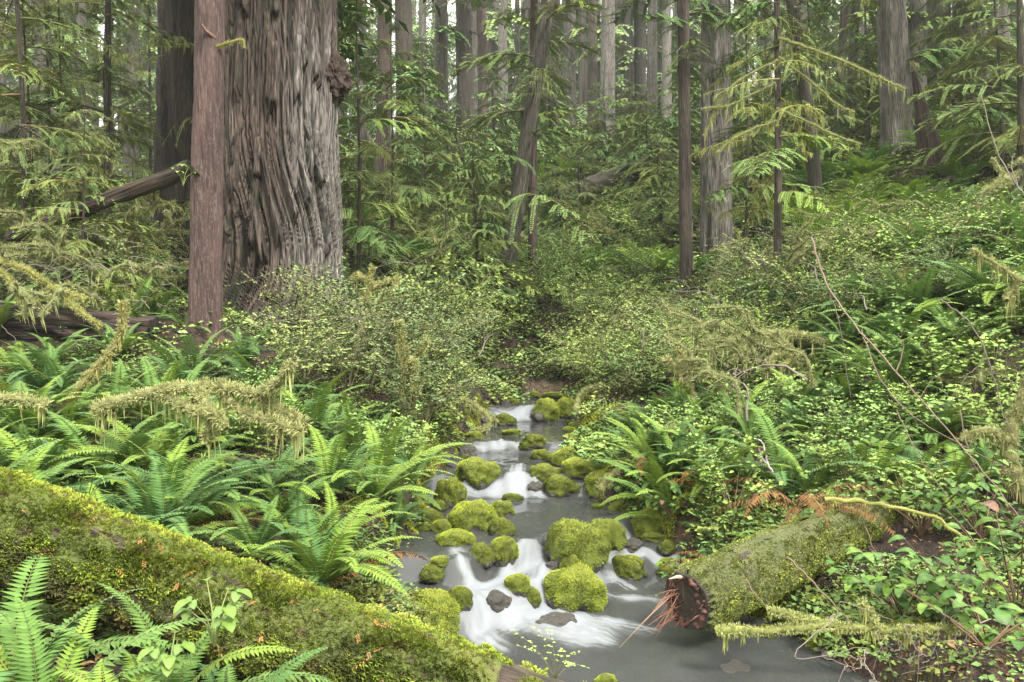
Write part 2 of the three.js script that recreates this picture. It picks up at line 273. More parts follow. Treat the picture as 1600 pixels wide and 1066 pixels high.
// ------------------------------------------------------------------ shared plant shapes
const G1 = [0.078, 0.12, 0.042], G2 = [0.12, 0.17, 0.055], G3 = [0.14, 0.19, 0.058], OLIVE = [0.115, 0.12, 0.052], MOSSY = [0.2, 0.2, 0.06], BROWN = [0.1, 0.065, 0.04], RUST = [0.19, 0.085, 0.04];
function frondGeo(seed, a0, bend, curl, dead = false, pairs = 36, wide = 0.115) {
  const R = rngOf(seed), m = new Mesher(), N = 40; let p = [0, 0, 0]; const P = [p], T = [];
  for (let k = 0; k <= N; k++) { const t = k / N, a = a0 + bend * Math.pow(t, 1.35), b = curl * t * t; const d = [Math.sin(a) * Math.sin(b), Math.cos(a), Math.sin(a) * Math.cos(b)]; T.push(d); p = add(p, d, 1 / N); P.push(p); }
  const base = dead ? tint(RUST, 0.8) : [0.062, 0.118, 0.034], tip = dead ? [0.17, 0.085, 0.045] : [0.118, 0.19, 0.056];
  m.tube(P.filter((_, k) => k % 4 === 0), (t) => 0.0055 * (1 - t * 0.75), 3, dead ? [0.12, 0.06, 0.03] : [0.13, 0.14, 0.05]);
  for (let k = 0; k < pairs; k++) {
    const t = 0.1 + 0.9 * (k + 0.5) / pairs, f = t * N, i = Math.min(N - 1, Math.floor(f)), o = lerp3(P[i], P[i + 1], f - i), d = T[i];
    const sx = norm(cross(d, Math.abs(d[1]) > 0.95 ? [0, 0, 1] : [0, 1, 0])); let up = norm(cross(sx, d)); if (up[1] < 0) up = tint(up, -1);
    const prof = Math.min(1, 0.45 + t * 2.2) * Math.pow(1 - Math.pow(t, 2.6), 0.75) + 0.02;
    for (const s of [-1, 1]) {
      if (R() < (dead ? 0.2 : 0.025)) continue;
      const L = wide * prof * (0.9 + 0.2 * R()), sw = 0.22 + 0.35 * t + 0.12 * (R() - 0.5), dr = (dead ? 0.9 : 0.16) * (0.4 + R());
      let q = add(add(tint(sx, s * Math.cos(sw)), d, Math.sin(sw)), up, -dr + 0.12); q = norm(q);
      const side = norm(cross(up, q)), c = tint(mixc(base, tip, clamp(t * 0.75 + 0.35 * R() - 0.1, 0, 1)), 0.85 + 0.3 * R());
      m.leaf(o, q, side, norm(cross(q, side)), L, 0.024 * (dead ? 0.8 : 1.05), c, 0.28, 0.1, 0.1);
    }
  }
  return m.geo();
}
function lerp3(a, b, t) { return [a[0] + (b[0] - a[0]) * t, a[1] + (b[1] - a[1]) * t, a[2] + (b[2] - a[2]) * t]; }
const FRONDS = [[0.16, 1.2, 0.2], [0.3, 1.5, -0.25], [0.45, 1.6, 0.3], [0.6, 1.5, -0.2], [0.75, 1.4, 0.15], [0.5, 1.2, -0.4], [0.95, 1.15, 0.3]].map((a, k) => frondGeo(100 + k, ...a));
const DEAD = [frondGeo(131, 0.9, 1.5, 0.3, true), frondGeo(132, 1.2, 1.3, -0.5, true)];

function fillFern(root, R, n, size, tone, dead = 0) {
  const y0 = R() * 6.28;
  for (let k = 0; k < n; k++) {
    const isDead = R() < dead, g = isDead ? DEAD[k % 2] : FRONDS[Math.min(6, Math.floor(Math.pow(R(), 0.9) * 7))];
    const f = part(root, isDead ? 'dead_frond' : 'frond', g, isDead ? fernTones[k % 3] : fernTones[R() < 0.65 ? tone : Math.floor(R() * 3)]);
    f.rotation.set(0.4 * (R() - 0.4), y0 + k * 2.399 + 0.7 * (R() - 0.5), 0.5 * (R() - 0.5), 'YXZ'); f.scale.setScalar(size * (0.72 + 0.4 * R()));
    if (isDead) f.userData.label = 'dead rust brown frond';
  }
}
// conifer bough: stem along +z, flat sprays of short needles drooping at the ends
function boughGeo(seed, { twigs = 32, droop = 0.25, needle = 0.038, nw = 0.3, spread = 0.46, c1 = G1, c2 = G3, moss = 0, bare = 0 } = {}) {
  const R = rngOf(seed), m = new Mesher(), N = 14, P = [], sway = 0.25 * (R() - 0.5);
  for (let k = 0; k <= N; k++) { const t = k / N; P.push([sway * t * t, 0.1 * t - droop * t * t * (1 + 0.3 * t), t]); }
  m.tube(P, (t) => 0.014 * (1 - 0.85 * t), 4, () => mixc([0.09, 0.065, 0.04], MOSSY, moss * R()));
  for (let k = 0; k < twigs; k++) {
    const t = 0.1 + 0.9 * Math.pow((k + R() * 0.8) / twigs, 0.9), i = Math.min(N - 1, Math.floor(t * N)), o = lerp3(P[i], P[i + 1], t * N - i), s = k % 2 ? 1 : -1;
    const L = (spread * Math.pow(1.05 - t, 0.75) + 0.07) * (0.3 + 1.05 * R()), ang = 1.15 - 0.55 * t + 0.7 * (R() - 0.5), dn = 0.15 + 0.75 * R();
    const Q = []; for (let j = 0; j <= 6; j++) { const u = j / 6; Q.push([o[0] + s * Math.sin(ang) * L * u, o[1] - dn * L * u * u + 0.03 * R() * u, o[2] + Math.cos(ang) * L * u]); }
    m.tube([Q[0], Q[3], Q[6]], (u) => 0.0045 * (1 - 0.7 * u), 3, mixc([0.1, 0.075, 0.04], MOSSY, moss));
    if (moss > 0.5) for (let j = 0; j < 9; j++) { const u = R() * 5.99; strand(m, lerp3(Q[Math.floor(u)], Q[Math.floor(u) + 1], u % 1), 0.03 + 0.17 * R() * R(), 0.0035, R, mixc(MOSSY, [0.16, 0.17, 0.07], R())); }
    if (R() < bare) continue;
    const nn = Math.max(4, Math.round(L / (needle * 0.42)));
    for (let j = 0; j <= nn; j++) {
      const u = Math.min(0.999, 0.08 + 0.92 * j / nn), a = Math.floor(u * 6), b = lerp3(Q[a], Q[a + 1], u * 6 - a), d = norm(sub(Q[a + 1], Q[a]));
      const sd = norm(cross(d, [0, 1, 0])), up = cross(sd, d), young = clamp(0.25 + 0.55 * u * t + 0.4 * (R() - 0.4), 0, 1);
      for (const q of j === nn ? [0] : [-1, 1]) {
        const e = norm(add(add(tint(d, 0.62), sd, q * (0.8 + 0.3 * R())), up, 0.3 * (R() - 0.6)));
        m.leaf(b, e, norm(cross(up, e)), up, needle * (0.8 + 0.5 * R()) * (1 - 0.35 * u), needle * nw, tint(mixc(c1, c2, young), 0.8 + 0.4 * R()), 0.5, 0.05, 0.15);
      }
    }
  }
  return m.geo();
}
const BOUGHS = [0, 1, 2, 3, 4, 5].map((k) => boughGeo(200 + k, { droop: 0.15 + 0.08 * k, twigs: 34 + k }));
const BRIGHT = [0, 1, 2].map((k) => boughGeo(220 + k, { droop: 0.18 + 0.1 * k, twigs: 32, c1: [0.08, 0.13, 0.04], c2: [0.14, 0.2, 0.058], needle: 0.042, nw: 0.36 }));
const SPARSE = [0, 1, 2].map((k) => boughGeo(230 + k, { droop: 0.2 + 0.12 * k, twigs: 16, bare: 0.35, moss: 0.9, c1: OLIVE, c2: G2 }));
const FARB = [0, 1, 2].map((k) => boughGeo(240 + k, { droop: 0.3 + 0.12 * k, twigs: 14, needle: 0.1, nw: 0.42, c1: [0.085, 0.13, 0.052], c2: [0.165, 0.22, 0.085] }));

// fine-leaved shrub of height 1
function shrubGeo(seed, { stems = 9, twigs = 9, leaves = 12, size = 0.031, c1 = G1, c2 = G3, open = 0.55, leafShape = 0.55 } = {}) {
  const R = rngOf(seed), st = new Mesher(), m = new Mesher();
  for (let k = 0; k < stems; k++) {
    const yaw = k * 2.4 + R(), out = open * (0.35 + 0.9 * R()), h = 0.55 + 0.5 * R(), P = [];
    for (let j = 0; j <= 8; j++) { const t = j / 8; P.push([Math.sin(yaw) * out * Math.pow(t, 1.4) + 0.03 * (R() - 0.5), h * Math.pow(t, 0.8) - 0.15 * out * t * t, Math.cos(yaw) * out * Math.pow(t, 1.4) + 0.03 * (R() - 0.5)]); }
    st.tube(P, (t) => 0.006 * (1 - 0.8 * t), 4, mixc([0.085, 0.065, 0.04], MOSSY, 0.6 * R()));
    for (let w = 0; w < twigs; w++) {
      const t = 0.22 + 0.77 * (w + R()) / twigs, i = Math.min(7, Math.floor(t * 8)), o = lerp3(P[i], P[i + 1], t * 8 - i), a = yaw + (R() - 0.5) * 3.6, L = 0.14 + 0.24 * R(), el = 1.3 * (R() - 0.3);
      const d = norm([Math.sin(a), el, Math.cos(a)]), e = add(add(o, d, L), [0, -0.12, 0], L);
      st.tube([o, add(add(o, d, L * 0.5), [0, 0.02, 0], L), e], (u) => 0.0022 * (1 - 0.6 * u), 3, [0.09, 0.085, 0.04]);
      const sd = norm(cross(d, [0, 1, 0]));
      for (let q = 0; q < leaves; q++) {
        const u = 0.1 + 0.9 * (q + R() * 0.5) / leaves, b = lerp3(o, e, u), s = q % 2 ? 1 : -1, f = norm(add(add(tint(d, 0.55), sd, s * 0.9), [0, 1, 0], 0.5 * (R() - 0.35)));
        const s0 = norm(cross([0, 1, 0], f)), u0 = cross(f, s0), ro = 2.0 * (R() - 0.5), side = add(tint(s0, Math.cos(ro)), u0, Math.sin(ro)), up = cross(f, side), len = size * (0.6 + 0.9 * R());
        m.leaf(b, f, side, up, len, len * leafShape, tint(mixc(c1, c2, clamp(0.2 + 0.5 * t + 0.5 * (R() - 0.5), 0, 1)), 0.8 + 0.4 * R()), 0.5, 0.08, 0.12);
      }
    }
  }
  return { stems: st.geo(), leaves: m.geo() };
}
const SHRUBS = [0, 1, 2, 3].map((k) => shrubGeo(300 + k, { stems: 10 + k, twigs: 12, leaves: 20 }));
const SHRUBS_DULL = [0, 1].map((k) => shrubGeo(320 + k, { stems: 11, twigs: 10, leaves: 19, size: 0.027, c1: [0.1, 0.128, 0.05], c2: [0.16, 0.188, 0.08], open: 0.7 }));
const SHRUBS_BIG = [0, 1].map((k) => shrubGeo(330 + k, { stems: 9, twigs: 8, leaves: 9, size: 0.052, c1: G2, c2: [0.12, 0.18, 0.05], leafShape: 0.7 }));
// low ground cover clumps
function clumpGeo(seed, n, size, c1, c2, shape = 0.7, tall = 0.5) {
  const R = rngOf(seed), m = new Mesher();
  for (let k = 0; k < n; k++) {
    const a = R() * 6.283, r = Math.sqrt(R()), h = tall * R() * (1.1 - r * 0.6), b = [Math.sin(a) * r, h, Math.cos(a) * r], y = a + (R() - 0.5) * 2.4, f = norm([Math.sin(y), 1.1 * (R() - 0.3), Math.cos(y)]), s0 = norm(cross([0, 1, 0], f)), ro = 1.5 * (R() - 0.5), s = add(tint(s0, Math.cos(ro)), cross(f, s0), Math.sin(ro)), L = size * (0.6 + 0.8 * R());
    m.leaf(b, f, s, cross(f, s), L, L * shape, tint(mixc(c1, c2, R()), 0.8 + 0.4 * R()), 0.5, 0.08, 0.15);
    if (k % 4 === 0) m.blade([b[0] * 0.4, -0.1, b[2] * 0.4], norm(sub(b, [b[0] * 0.4, -0.1, b[2] * 0.4])), s, Math.hypot(b[0] * 0.6, h + 0.1, b[2] * 0.6), 0.02, [0.1, 0.1, 0.04]);
  }
  return m.geo();
}
const CLUMPS = [clumpGeo(400, 46, 0.2, G1, G3), clumpGeo(401, 40, 0.26, G2, [0.125, 0.18, 0.055], 0.75), clumpGeo(402, 60, 0.15, OLIVE, G2, 0.6, 0.7), clumpGeo(403, 34, 0.34, [0.08, 0.14, 0.045], [0.15, 0.22, 0.065], 0.2, 0.9)];

// moss: short upright hairs on a patch, and hanging strands
function tuftGeo(seed, n = 7, len = 1, c1 = [0.13, 0.135, 0.085], c2 = [0.34, 0.34, 0.25]) {
  const R = rngOf(seed), m = new Mesher();
  for (let k = 0; k < n; k++) { const a = R() * 6.283, l = 0.35 + 0.75 * R(), d = norm([Math.sin(a) * l, 0.8, Math.cos(a) * l]), b = [0.35 * (R() - 0.5), -0.15, 0.35 * (R() - 0.5)]; m.leaf(b, d, norm(cross(d, [Math.cos(a), 0.3, -Math.sin(a)])), [0, 1, 0], len * (0.6 + 0.6 * R()), 0.3, tint(c1, 0.8 + 0.4 * R()), 0.55, 0, 0.05, tint(c2, 0.8 + 0.4 * R())); }
  return m.geo();
}
const TUFTS = [0, 1, 2].map((k) => tuftGeo(500 + k));
const alignQ = new THREE.Quaternion(), UP = new V3(0, 1, 0), spin = new THREE.Quaternion(), vN = new V3();
function tuftMat(p, n, yaw, s) { vN.set(...n); alignQ.setFromUnitVectors(UP, vN.normalize()); spin.setFromAxisAngle(UP, yaw); tmpO.position.set(...p); tmpO.quaternion.copy(alignQ).multiply(spin); tmpO.scale.setScalar(s); tmpO.updateMatrix(); return tmpO.matrix.clone(); }
function strand(m, b, len, w, R, c) {
  const sw = [0.25 * len * (R() - 0.5), 0, 0.25 * len * (R() - 0.5)], a = R() * PI, s = [Math.cos(a), 0, Math.sin(a)];
  const p1 = [b[0] + sw[0] * 0.3, b[1] - len * 0.5, b[2] + sw[2] * 0.3], c0 = tint(c, 0.75 + 0.5 * R());
  const A = m.v(b[0] - s[0] * w, b[1], b[2] - s[2] * w, c0), B = m.v(b[0] + s[0] * w, b[1], b[2] + s[2] * w, c0), C = m.v(p1[0] - s[0] * w * 0.8, p1[1], p1[2] - s[2] * w * 0.8, c0), E = m.v(p1[0] + s[0] * w * 0.8, p1[1], p1[2] + s[2] * w * 0.8, c0), T = m.v(b[0] + sw[0], b[1] - len, b[2] + sw[2], tint(c0, 1.15));
  m.i.push(A, B, E, A, E, C, C, E, T);
}
// moss sleeve and strands along a branch
function mossOn(m, P, rad, R, { per = 260, hang = 0.12, drop = 0.75, hair = 0.02, c = MOSSY, w = 0.0055 } = {}) {
  const C = [0]; for (let k = 1; k < P.length; k++) C.push(C[k - 1] + Math.hypot(...sub(P[k], P[k - 1])));
  const total = C[C.length - 1]; { const rr = typeof rad === 'function' ? rad : () => rad, k0 = P[0][0] * 5; m.tube(spline(P, Math.max(12, Math.round(total * 45))), (t) => rr(t) * 1.05 + hair * (0.12 + 0.42 * ss(n2(t * total * 7 + k0, 2.2) + 0.6 * n2(t * total * 22, k0), -0.5, 1.1)), 8, () => tint(c, 0.5 + 0.5 * R())); }
  const n = Math.round(total * per * 1.9);
  for (let q = 0; q < n; q++) {
    const s = R() * total; let k = 1; while (k < C.length - 1 && C[k] < s) k++;
    const u = (s - C[k - 1]) / (C[k] - C[k - 1] || 1), o = lerp3(P[k - 1], P[k], u), d = norm(sub(P[k], P[k - 1])), sd = norm(cross(d, [0, 1, 0])), up = cross(sd, d), a = R() * 6.283, r = (typeof rad === 'function' ? rad(s / total) : rad);
    const nn = norm(add(tint(sd, Math.cos(a)), up, Math.sin(a))), b = add(o, nn, r * 0.9 + hair * 0.25), thick = 0.5 + 0.5 * n2(s * 5 + P[0][0] * 3, P[0][1] * 5);
    if (R() < 0.5 + 0.5 * thick) { const e = norm([nn[0] + 0.9 * (R() - 0.5), nn[1] + 0.9 * (R() - 0.5), nn[2] + 0.9 * (R() - 0.5)]); m.leaf(b, e, norm(cross(e, [0.3, 1, 0.2])), nn, hair * (0.4 + 1.1 * R()) * (0.6 + thick), hair * 0.16, tint(mixc(c, [0.3, 0.31, 0.13], R() * 0.8), 0.6 + 0.8 * R()), 0.4, 0, 0.3); }
    if (nn[1] < 0.2 && R() < drop * 0.95 * ss(n2(s * 9 + P[0][0] * 7, 4.2) + 0.5 * n2(s * 30, 8.1), -0.25, 0.7)) strand(m, b, hang * (0.1 + 0.9 * Math.pow(R(), 3)) * (0.35 + thick), w, R, tint(c, 1.3));
  }
}
function mossyBranch(name, label, paths, o = {}) {
  const R = rngOf(o.seed ?? 1), root = thing(name, label, o.category ?? 'branch', paths[0][0].length > 3 ? [0, 0, 0] : [0, 0, 0], o.group), wood = new Mesher(), moss = new Mesher(), p0 = paths[0][0];
  root.position.set(...p0);
  paths.forEach((pts, k) => {
    const P = spline(pts.map((p) => sub(p, p0)), Math.max(6, pts.length * 5)).map((p, i) => add(p, [0.012 * n2(i * 0.7, k * 3 + p[0]), 0.012 * n2(i * 0.7, k * 5 + 20), 0.012 * n2(i * 0.7, k * 7 + 40)], o.wobble ?? 1)), r0 = (o.r ?? 0.02) * (k ? 0.6 : 1);
    wood.tube(P, (t) => r0 * (1 - 0.65 * t), 7, (t, a) => tint(o.wood ?? [0.12, 0.09, 0.06], 0.75 + 0.5 * R()), true);
    if (o.moss !== 0) mossOn(moss, P, (t) => r0 * (1 - 0.65 * t), R, o);
  });
  part(root, 'branch', wood.geo(), M.wood);
  if (o.moss !== 0) part(root, 'hanging_moss', moss.geo(), M.drape, 'stuff');
  return root;
}

// ------------------------------------------------------------------ trunks
// path: list of points; rad(t, angle); displacement disp(angle, metres along, t) and colour col(angle, along, disp, t)
function trunkGeo(path, rad, sides, rows, disp, col, ref = [1, 0, 0], cap = false) {
  const P = spline(path, rows), m = new Mesher(), W = sides + 1; let s = 0;
  for (let k = 0; k <= rows; k++) {
    if (k) s += Math.hypot(...sub(P[k], P[k - 1]));
    const t = k / rows, d = norm(sub(P[Math.min(rows, k + 1)], P[Math.max(0, k - 1)])), n = norm(add(ref, d, -(ref[0] * d[0] + ref[1] * d[1] + ref[2] * d[2]))), b = cross(n, d);
    for (let a = 0; a <= sides; a++) {
      const q = (a % sides) / sides * 2 * PI, r0 = rad(t, q), e = disp(q, s, t, r0), r = r0 + e, x = Math.cos(q) * r, y = Math.sin(q) * r;
      m.v(P[k][0] + n[0] * x + b[0] * y, P[k][1] + n[1] * x + b[1] * y, P[k][2] + n[2] * x + b[2] * y, col(q, s, e, t), a / sides * 2 * PI * Math.max(0.06, rad(0.5, 0)) * 0.9, s * 0.45);
    }
  }
  for (let k = 0; k < rows; k++) for (let a = 0; a < sides; a++) { const i = k * W + a, j = i + 1, e = i + W, f = e + 1; m.i.push(i, e, f, i, f, j); }
  if (cap) for (const k of [0, rows]) { const c = m.v(...P[k], col(0, 0, 0, k / rows), 0, 0); for (let a = 0; a < sides; a++) { const i = k * W + a; k ? m.i.push(c, i, i + 1) : m.i.push(c, i + 1, i); } }
  return m.geo();
}
const ridge = (v) => 1 - Math.abs(v) * 2;
function furrow(q, s, R, f = 4, stretch = 0.22, twist = 0) { const a = q + s * twist, x = Math.cos(a) * R * f, y = Math.sin(a) * R * f, w = 0.25 * n3(x * 0.5, s * 0.5, y * 0.5); return 0.62 * ridge(n3(x + w, s * stretch, y + w)) + 0.3 * ridge(n3(x * 2.7 + w, s * stretch * 2.4 + 5, y * 2.7)) + 0.2 * n3(x * 7, s * stretch * 6, y * 7); }
const BARKS = {
  grey: [[0.13, 0.105, 0.09], [0.42, 0.38, 0.35]], red: [[0.13, 0.08, 0.065], [0.36, 0.26, 0.22]], dark: [[0.05, 0.036, 0.028], [0.17, 0.13, 0.105]], pale: [[0.28, 0.25, 0.22], [0.6, 0.56, 0.51]], brown: [[0.09, 0.064, 0.048], [0.25, 0.19, 0.15]],
};
// a tree whose trunk runs from the ground at pixel px (distance D) towards pixel topPx at the top edge of the photograph
function tree(name, label, category, { px, D, w, topPx = px, bark = 'grey', H = 26, seed = 1, group, taper = 0.3, flare = 0.35, mossy = 0.15, sides, rows, freq, sink = 0.3, bend = 0 }) {
  const b = gp(px, D); b[1] -= sink;
  const topY = EYE + CY / F * D, dx = ((topPx - CX) / F * D - b[0]) / (topY - b[1]), R = w / 2 / F * D, root = thing(name, label, category, b, group), [c0, c1] = BARKS[bark];
  const path = [0, 0.12, 0.25, 0.45, 0.7, 1].map((t) => [dx * H * t + bend * Math.sin(t * 5), H * t, 0.15 * Math.sin(seed + t * 3)]);
  const far = D > 24, nS = sides ?? (R > 0.35 ? (far ? 40 : 72) : far ? 12 : 20), nR = rows ?? (far ? 46 : 90);
  const rad = (t) => R * (1 - taper * t) * (1 + flare * Math.exp(-t * H / (R * 2.2 + 0.25)));
  const amp = R * (R > 0.3 ? 0.13 : 0.09), f = freq ?? clamp(1.1 / R, 2.2, 9);
  const geo = trunkGeo(path, (t) => rad(t), nS, nR, (q, s) => amp * furrow(q + seed, s, R, f, 0.25) - amp * 0.3, (q, s, e) => {
    const v = clamp(0.5 + e / amp * 0.5 + 0.25 * n3(Math.cos(q) * 2 + seed, s * 0.4, Math.sin(q) * 2), 0, 1.2); let c = mixc(c0, c1, v);
    return mixc(c, [0.13, 0.14, 0.04], clamp(mossy * (1.6 * n3(Math.cos(q) * 1.4, s * 0.8 + seed, Math.sin(q) * 1.4) + 0.6 + 1.5 * Math.exp(-s * 0.8)), 0, 0.75));
  });
  part(root, 'trunk', geo, M.bark);
  root.userData_path = (h) => [dx * h + bend * Math.sin(h / H * 5), h, 0]; delete root.userData_path;
  return { root, at: (h) => [dx * h + bend * Math.sin(h / H * 5), h, 0], R: (h) => rad(h / H), H, D, base: b };
}
// boughs along a trunk, from height h0 to h1
function boughs(t, seed, n, h0, h1, len, set, { mats = [leafTones[0], leafTones[2], leafTones[0], leafTones[1]], mat, lean = -0.1, yaw, taper = 0.45, name = 'bough', jit = 0.25 } = {}) {
  const R = rngOf(seed);
  for (let k = 0; k < n; k++) {
    const u = (k + R() * 0.8) / n, h = lerp(h0, h1, u), m = part(t.root, name, set[Math.floor(R() * set.length)], mat ?? mats[Math.floor(R() * mats.length)]), a = yaw ? yaw[0] + (yaw[1] - yaw[0]) * R() : k * 2.4 + R() * 1.2;
    m.position.set(...t.at(h)); m.rotation.set(lean + jit * (R() - 0.5), a, 0.3 * (R() - 0.5), 'YXZ');
    m.scale.setScalar(len * (1 - taper * u) * (0.7 + 0.55 * R()));
  }
}

// the great redwood on the left, with its twisted furrows
{
  const D = 14, b = gp(433, D); b[1] -= 0.35;
  const R = 92 / F * D, root = thing('redwood_tree', 'huge grey redwood trunk with twisted furrowed bark behind the slim reddish trunk', 'tree', b), H = 22, lean = ((434 - 433) / F * D) / 8;
  const rad = (t, q) => { const h = t * H; return R * (1 - 0.24 * t) * (1 + 0.42 * Math.exp(-h / 0.7) * (0.7 + 0.5 * Math.sin(q * 5 + 1)) + 0.05 * Math.exp(-h / 2)); };
  const twist = (s) => 0.03 * s + 0.5 * Math.exp(-Math.pow((s - 1.2) / 1.3, 2));
  const fis = (a, s, f, st, w) => { const k = 0.18 * n3(Math.cos(a) * f * 0.4, s * st * 2, Math.sin(a) * f * 0.4); return Math.pow(clamp(1 - Math.abs(n3(Math.cos(a) * f + k, s * st, Math.sin(a) * f + k)) / w, 0, 1), 1.3); };
  const relief = (q, s) => {
    const a = q + twist(s), deep = Math.max(fis(a, s, 4.6, 0.075, 0.17), 0.75 * fis(a + 2, s + 9, 8, 0.12, 0.15)), mid = fis(a, s, 15, 0.22, 0.24), fine = n3(Math.cos(a) * 30, s * 0.9, Math.sin(a) * 30);
    const hollow = Math.exp(-Math.pow((q - 1.72) / 0.16, 2) - Math.pow((s - 2.5) / 0.55, 2));
    return [0.05 + 0.05 * n3(Math.cos(a) * 2.2, s * 0.12, Math.sin(a) * 2.2) - 0.13 * deep - 0.045 * mid + 0.014 * fine - 0.1 * hollow, deep, mid, hollow];
  };
  const barkCol = (q, s) => {
    const a = q + twist(s), [h, deep, mid, hollow] = relief(q, s), g = 0.5 + 0.5 * n3(Math.cos(a) * 16, s * 0.5, Math.sin(a) * 16), fl = 0.5 + 0.5 * n3(Math.cos(a) * 42, s * 1.6, Math.sin(a) * 42);
    const litSide = ss(Math.cos(q - 0.35), 0.5, 0.9) * ss(5.6 - s + 1.4 * n2(q * 6, s * 0.5), 0, 1.5);      // paler on the stream side: light from the right put into the colour
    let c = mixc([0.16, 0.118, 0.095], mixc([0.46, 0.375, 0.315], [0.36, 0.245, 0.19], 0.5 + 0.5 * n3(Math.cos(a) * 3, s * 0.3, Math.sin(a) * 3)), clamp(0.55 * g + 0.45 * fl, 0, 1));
    c = mixc(c, mixc([0.38, 0.36, 0.34], [0.85, 0.83, 0.8], clamp(0.4 * g + 0.7 * fl, 0, 1)), litSide);
    c = mixc(c, [0.04, 0.028, 0.021], clamp(deep * 1.1 + mid * (0.65 - 0.3 * litSide), 0, 0.95));
    c = [c[0] * 0.8, c[1] * 0.76, c[2] * 0.72]; return mixc(c, [0.08, 0.095, 0.04], clamp(0.5 * n3(Math.cos(a) * 2.2, s * 0.7, Math.sin(a) * 2.2) + 0.55 * Math.exp(-s * 0.8) + 0.5 * hollow - 0.05 - litSide * 0.3, 0, 0.65));
  };
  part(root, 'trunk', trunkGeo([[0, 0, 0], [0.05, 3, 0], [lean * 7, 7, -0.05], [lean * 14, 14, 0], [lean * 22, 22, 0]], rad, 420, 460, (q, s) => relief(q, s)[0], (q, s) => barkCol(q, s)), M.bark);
  const R2 = rngOf(71), plate = (name, q0, s0, wq, L, lift, slant, dark) => {   // a plate of bark standing proud, torn off at its lower end
    const m = new Mesher(), NI = 6, NJ = 14, k0 = R2() * 50;
    for (let j = 0; j <= NJ; j++) for (let i = 0; i <= NI; i++) {
      const u = i / NI, v = j / NJ, edge = i === 0 || i === NI || j === 0 || j === NJ, tear = v * (0.12 * n2(i * 1.7, k0) * L), s = s0 + L * (1 - v) - tear, q = q0 + slant * v + wq * (u - 0.5) * (0.75 + 0.25 * v + 0.2 * n2(v * 3, k0)), r = rad(s / H, q) + relief(q, s)[0] * 0.5 + (edge ? -0.05 : 0.03 + lift * v + 0.012 * n2(u * 4 + k0, v * 3));
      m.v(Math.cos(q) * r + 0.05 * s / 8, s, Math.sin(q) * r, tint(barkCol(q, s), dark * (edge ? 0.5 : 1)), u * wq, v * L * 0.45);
    }
    for (let j = 0; j < NJ; j++) for (let i = 0; i < NI; i++) { const x = j * (NI + 1) + i, y = x + NI + 1; m.i.push(x, x + 1, y + 1, x, y + 1, y); }
    part(root, name, m.geo(), M.bark);
  };
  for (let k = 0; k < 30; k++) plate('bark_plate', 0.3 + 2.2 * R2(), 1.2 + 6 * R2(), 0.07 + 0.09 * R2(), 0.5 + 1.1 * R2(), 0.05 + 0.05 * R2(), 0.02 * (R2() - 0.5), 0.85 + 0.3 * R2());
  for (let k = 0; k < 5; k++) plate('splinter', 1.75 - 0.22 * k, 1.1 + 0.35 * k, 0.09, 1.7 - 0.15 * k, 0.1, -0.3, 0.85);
  boughs({ root, at: (h) => [0.05 * h / 8, h, 0] }, 53, 20, 8.6, 17, 5.0, FARB, { taper: 0.3, mats: [leafTones[0], leafTones[2]] });   // unseen crown above the picture, added to shade the left bank
  { // the dark burl on its right side
    const g = new THREE.IcosahedronGeometry(0.3, 24), p = g.attributes.position, c = [];
    for (let k = 0; k < p.count; k++) { const v = new V3().fromBufferAttribute(p, k), e = 1 + 0.35 * fbm3(v.x * 6, v.y * 6, v.z * 6, 4); v.multiplyScalar(e); v.y *= 1.5; p.setXYZ(k, v.x, v.y, v.z); const t = tint([0.035, 0.022, 0.016], 0.6 + (e - 0.7) * 1.2); c.push(...t); }
    g.setAttribute('color', new THREE.Float32BufferAttribute(c, 3)); g.computeVertexNormals();
    const o = part(root, 'burl', g, M.wood); const q = at(522, 125, D); o.position.set(q[0] - b[0], q[1] - b[1], 0.1); o.userData.label = 'dark rough burl';
  }
}
const T = {};
T.darkRed = tree('redwood_tree', 'dark shaded redwood trunk directly behind and left of the slim reddish trunk', 'tree', { px: 288, D: 17, w: 92, topPx: 290, bark: 'dark', seed: 3, mossy: 0.12, flare: 0.2 });
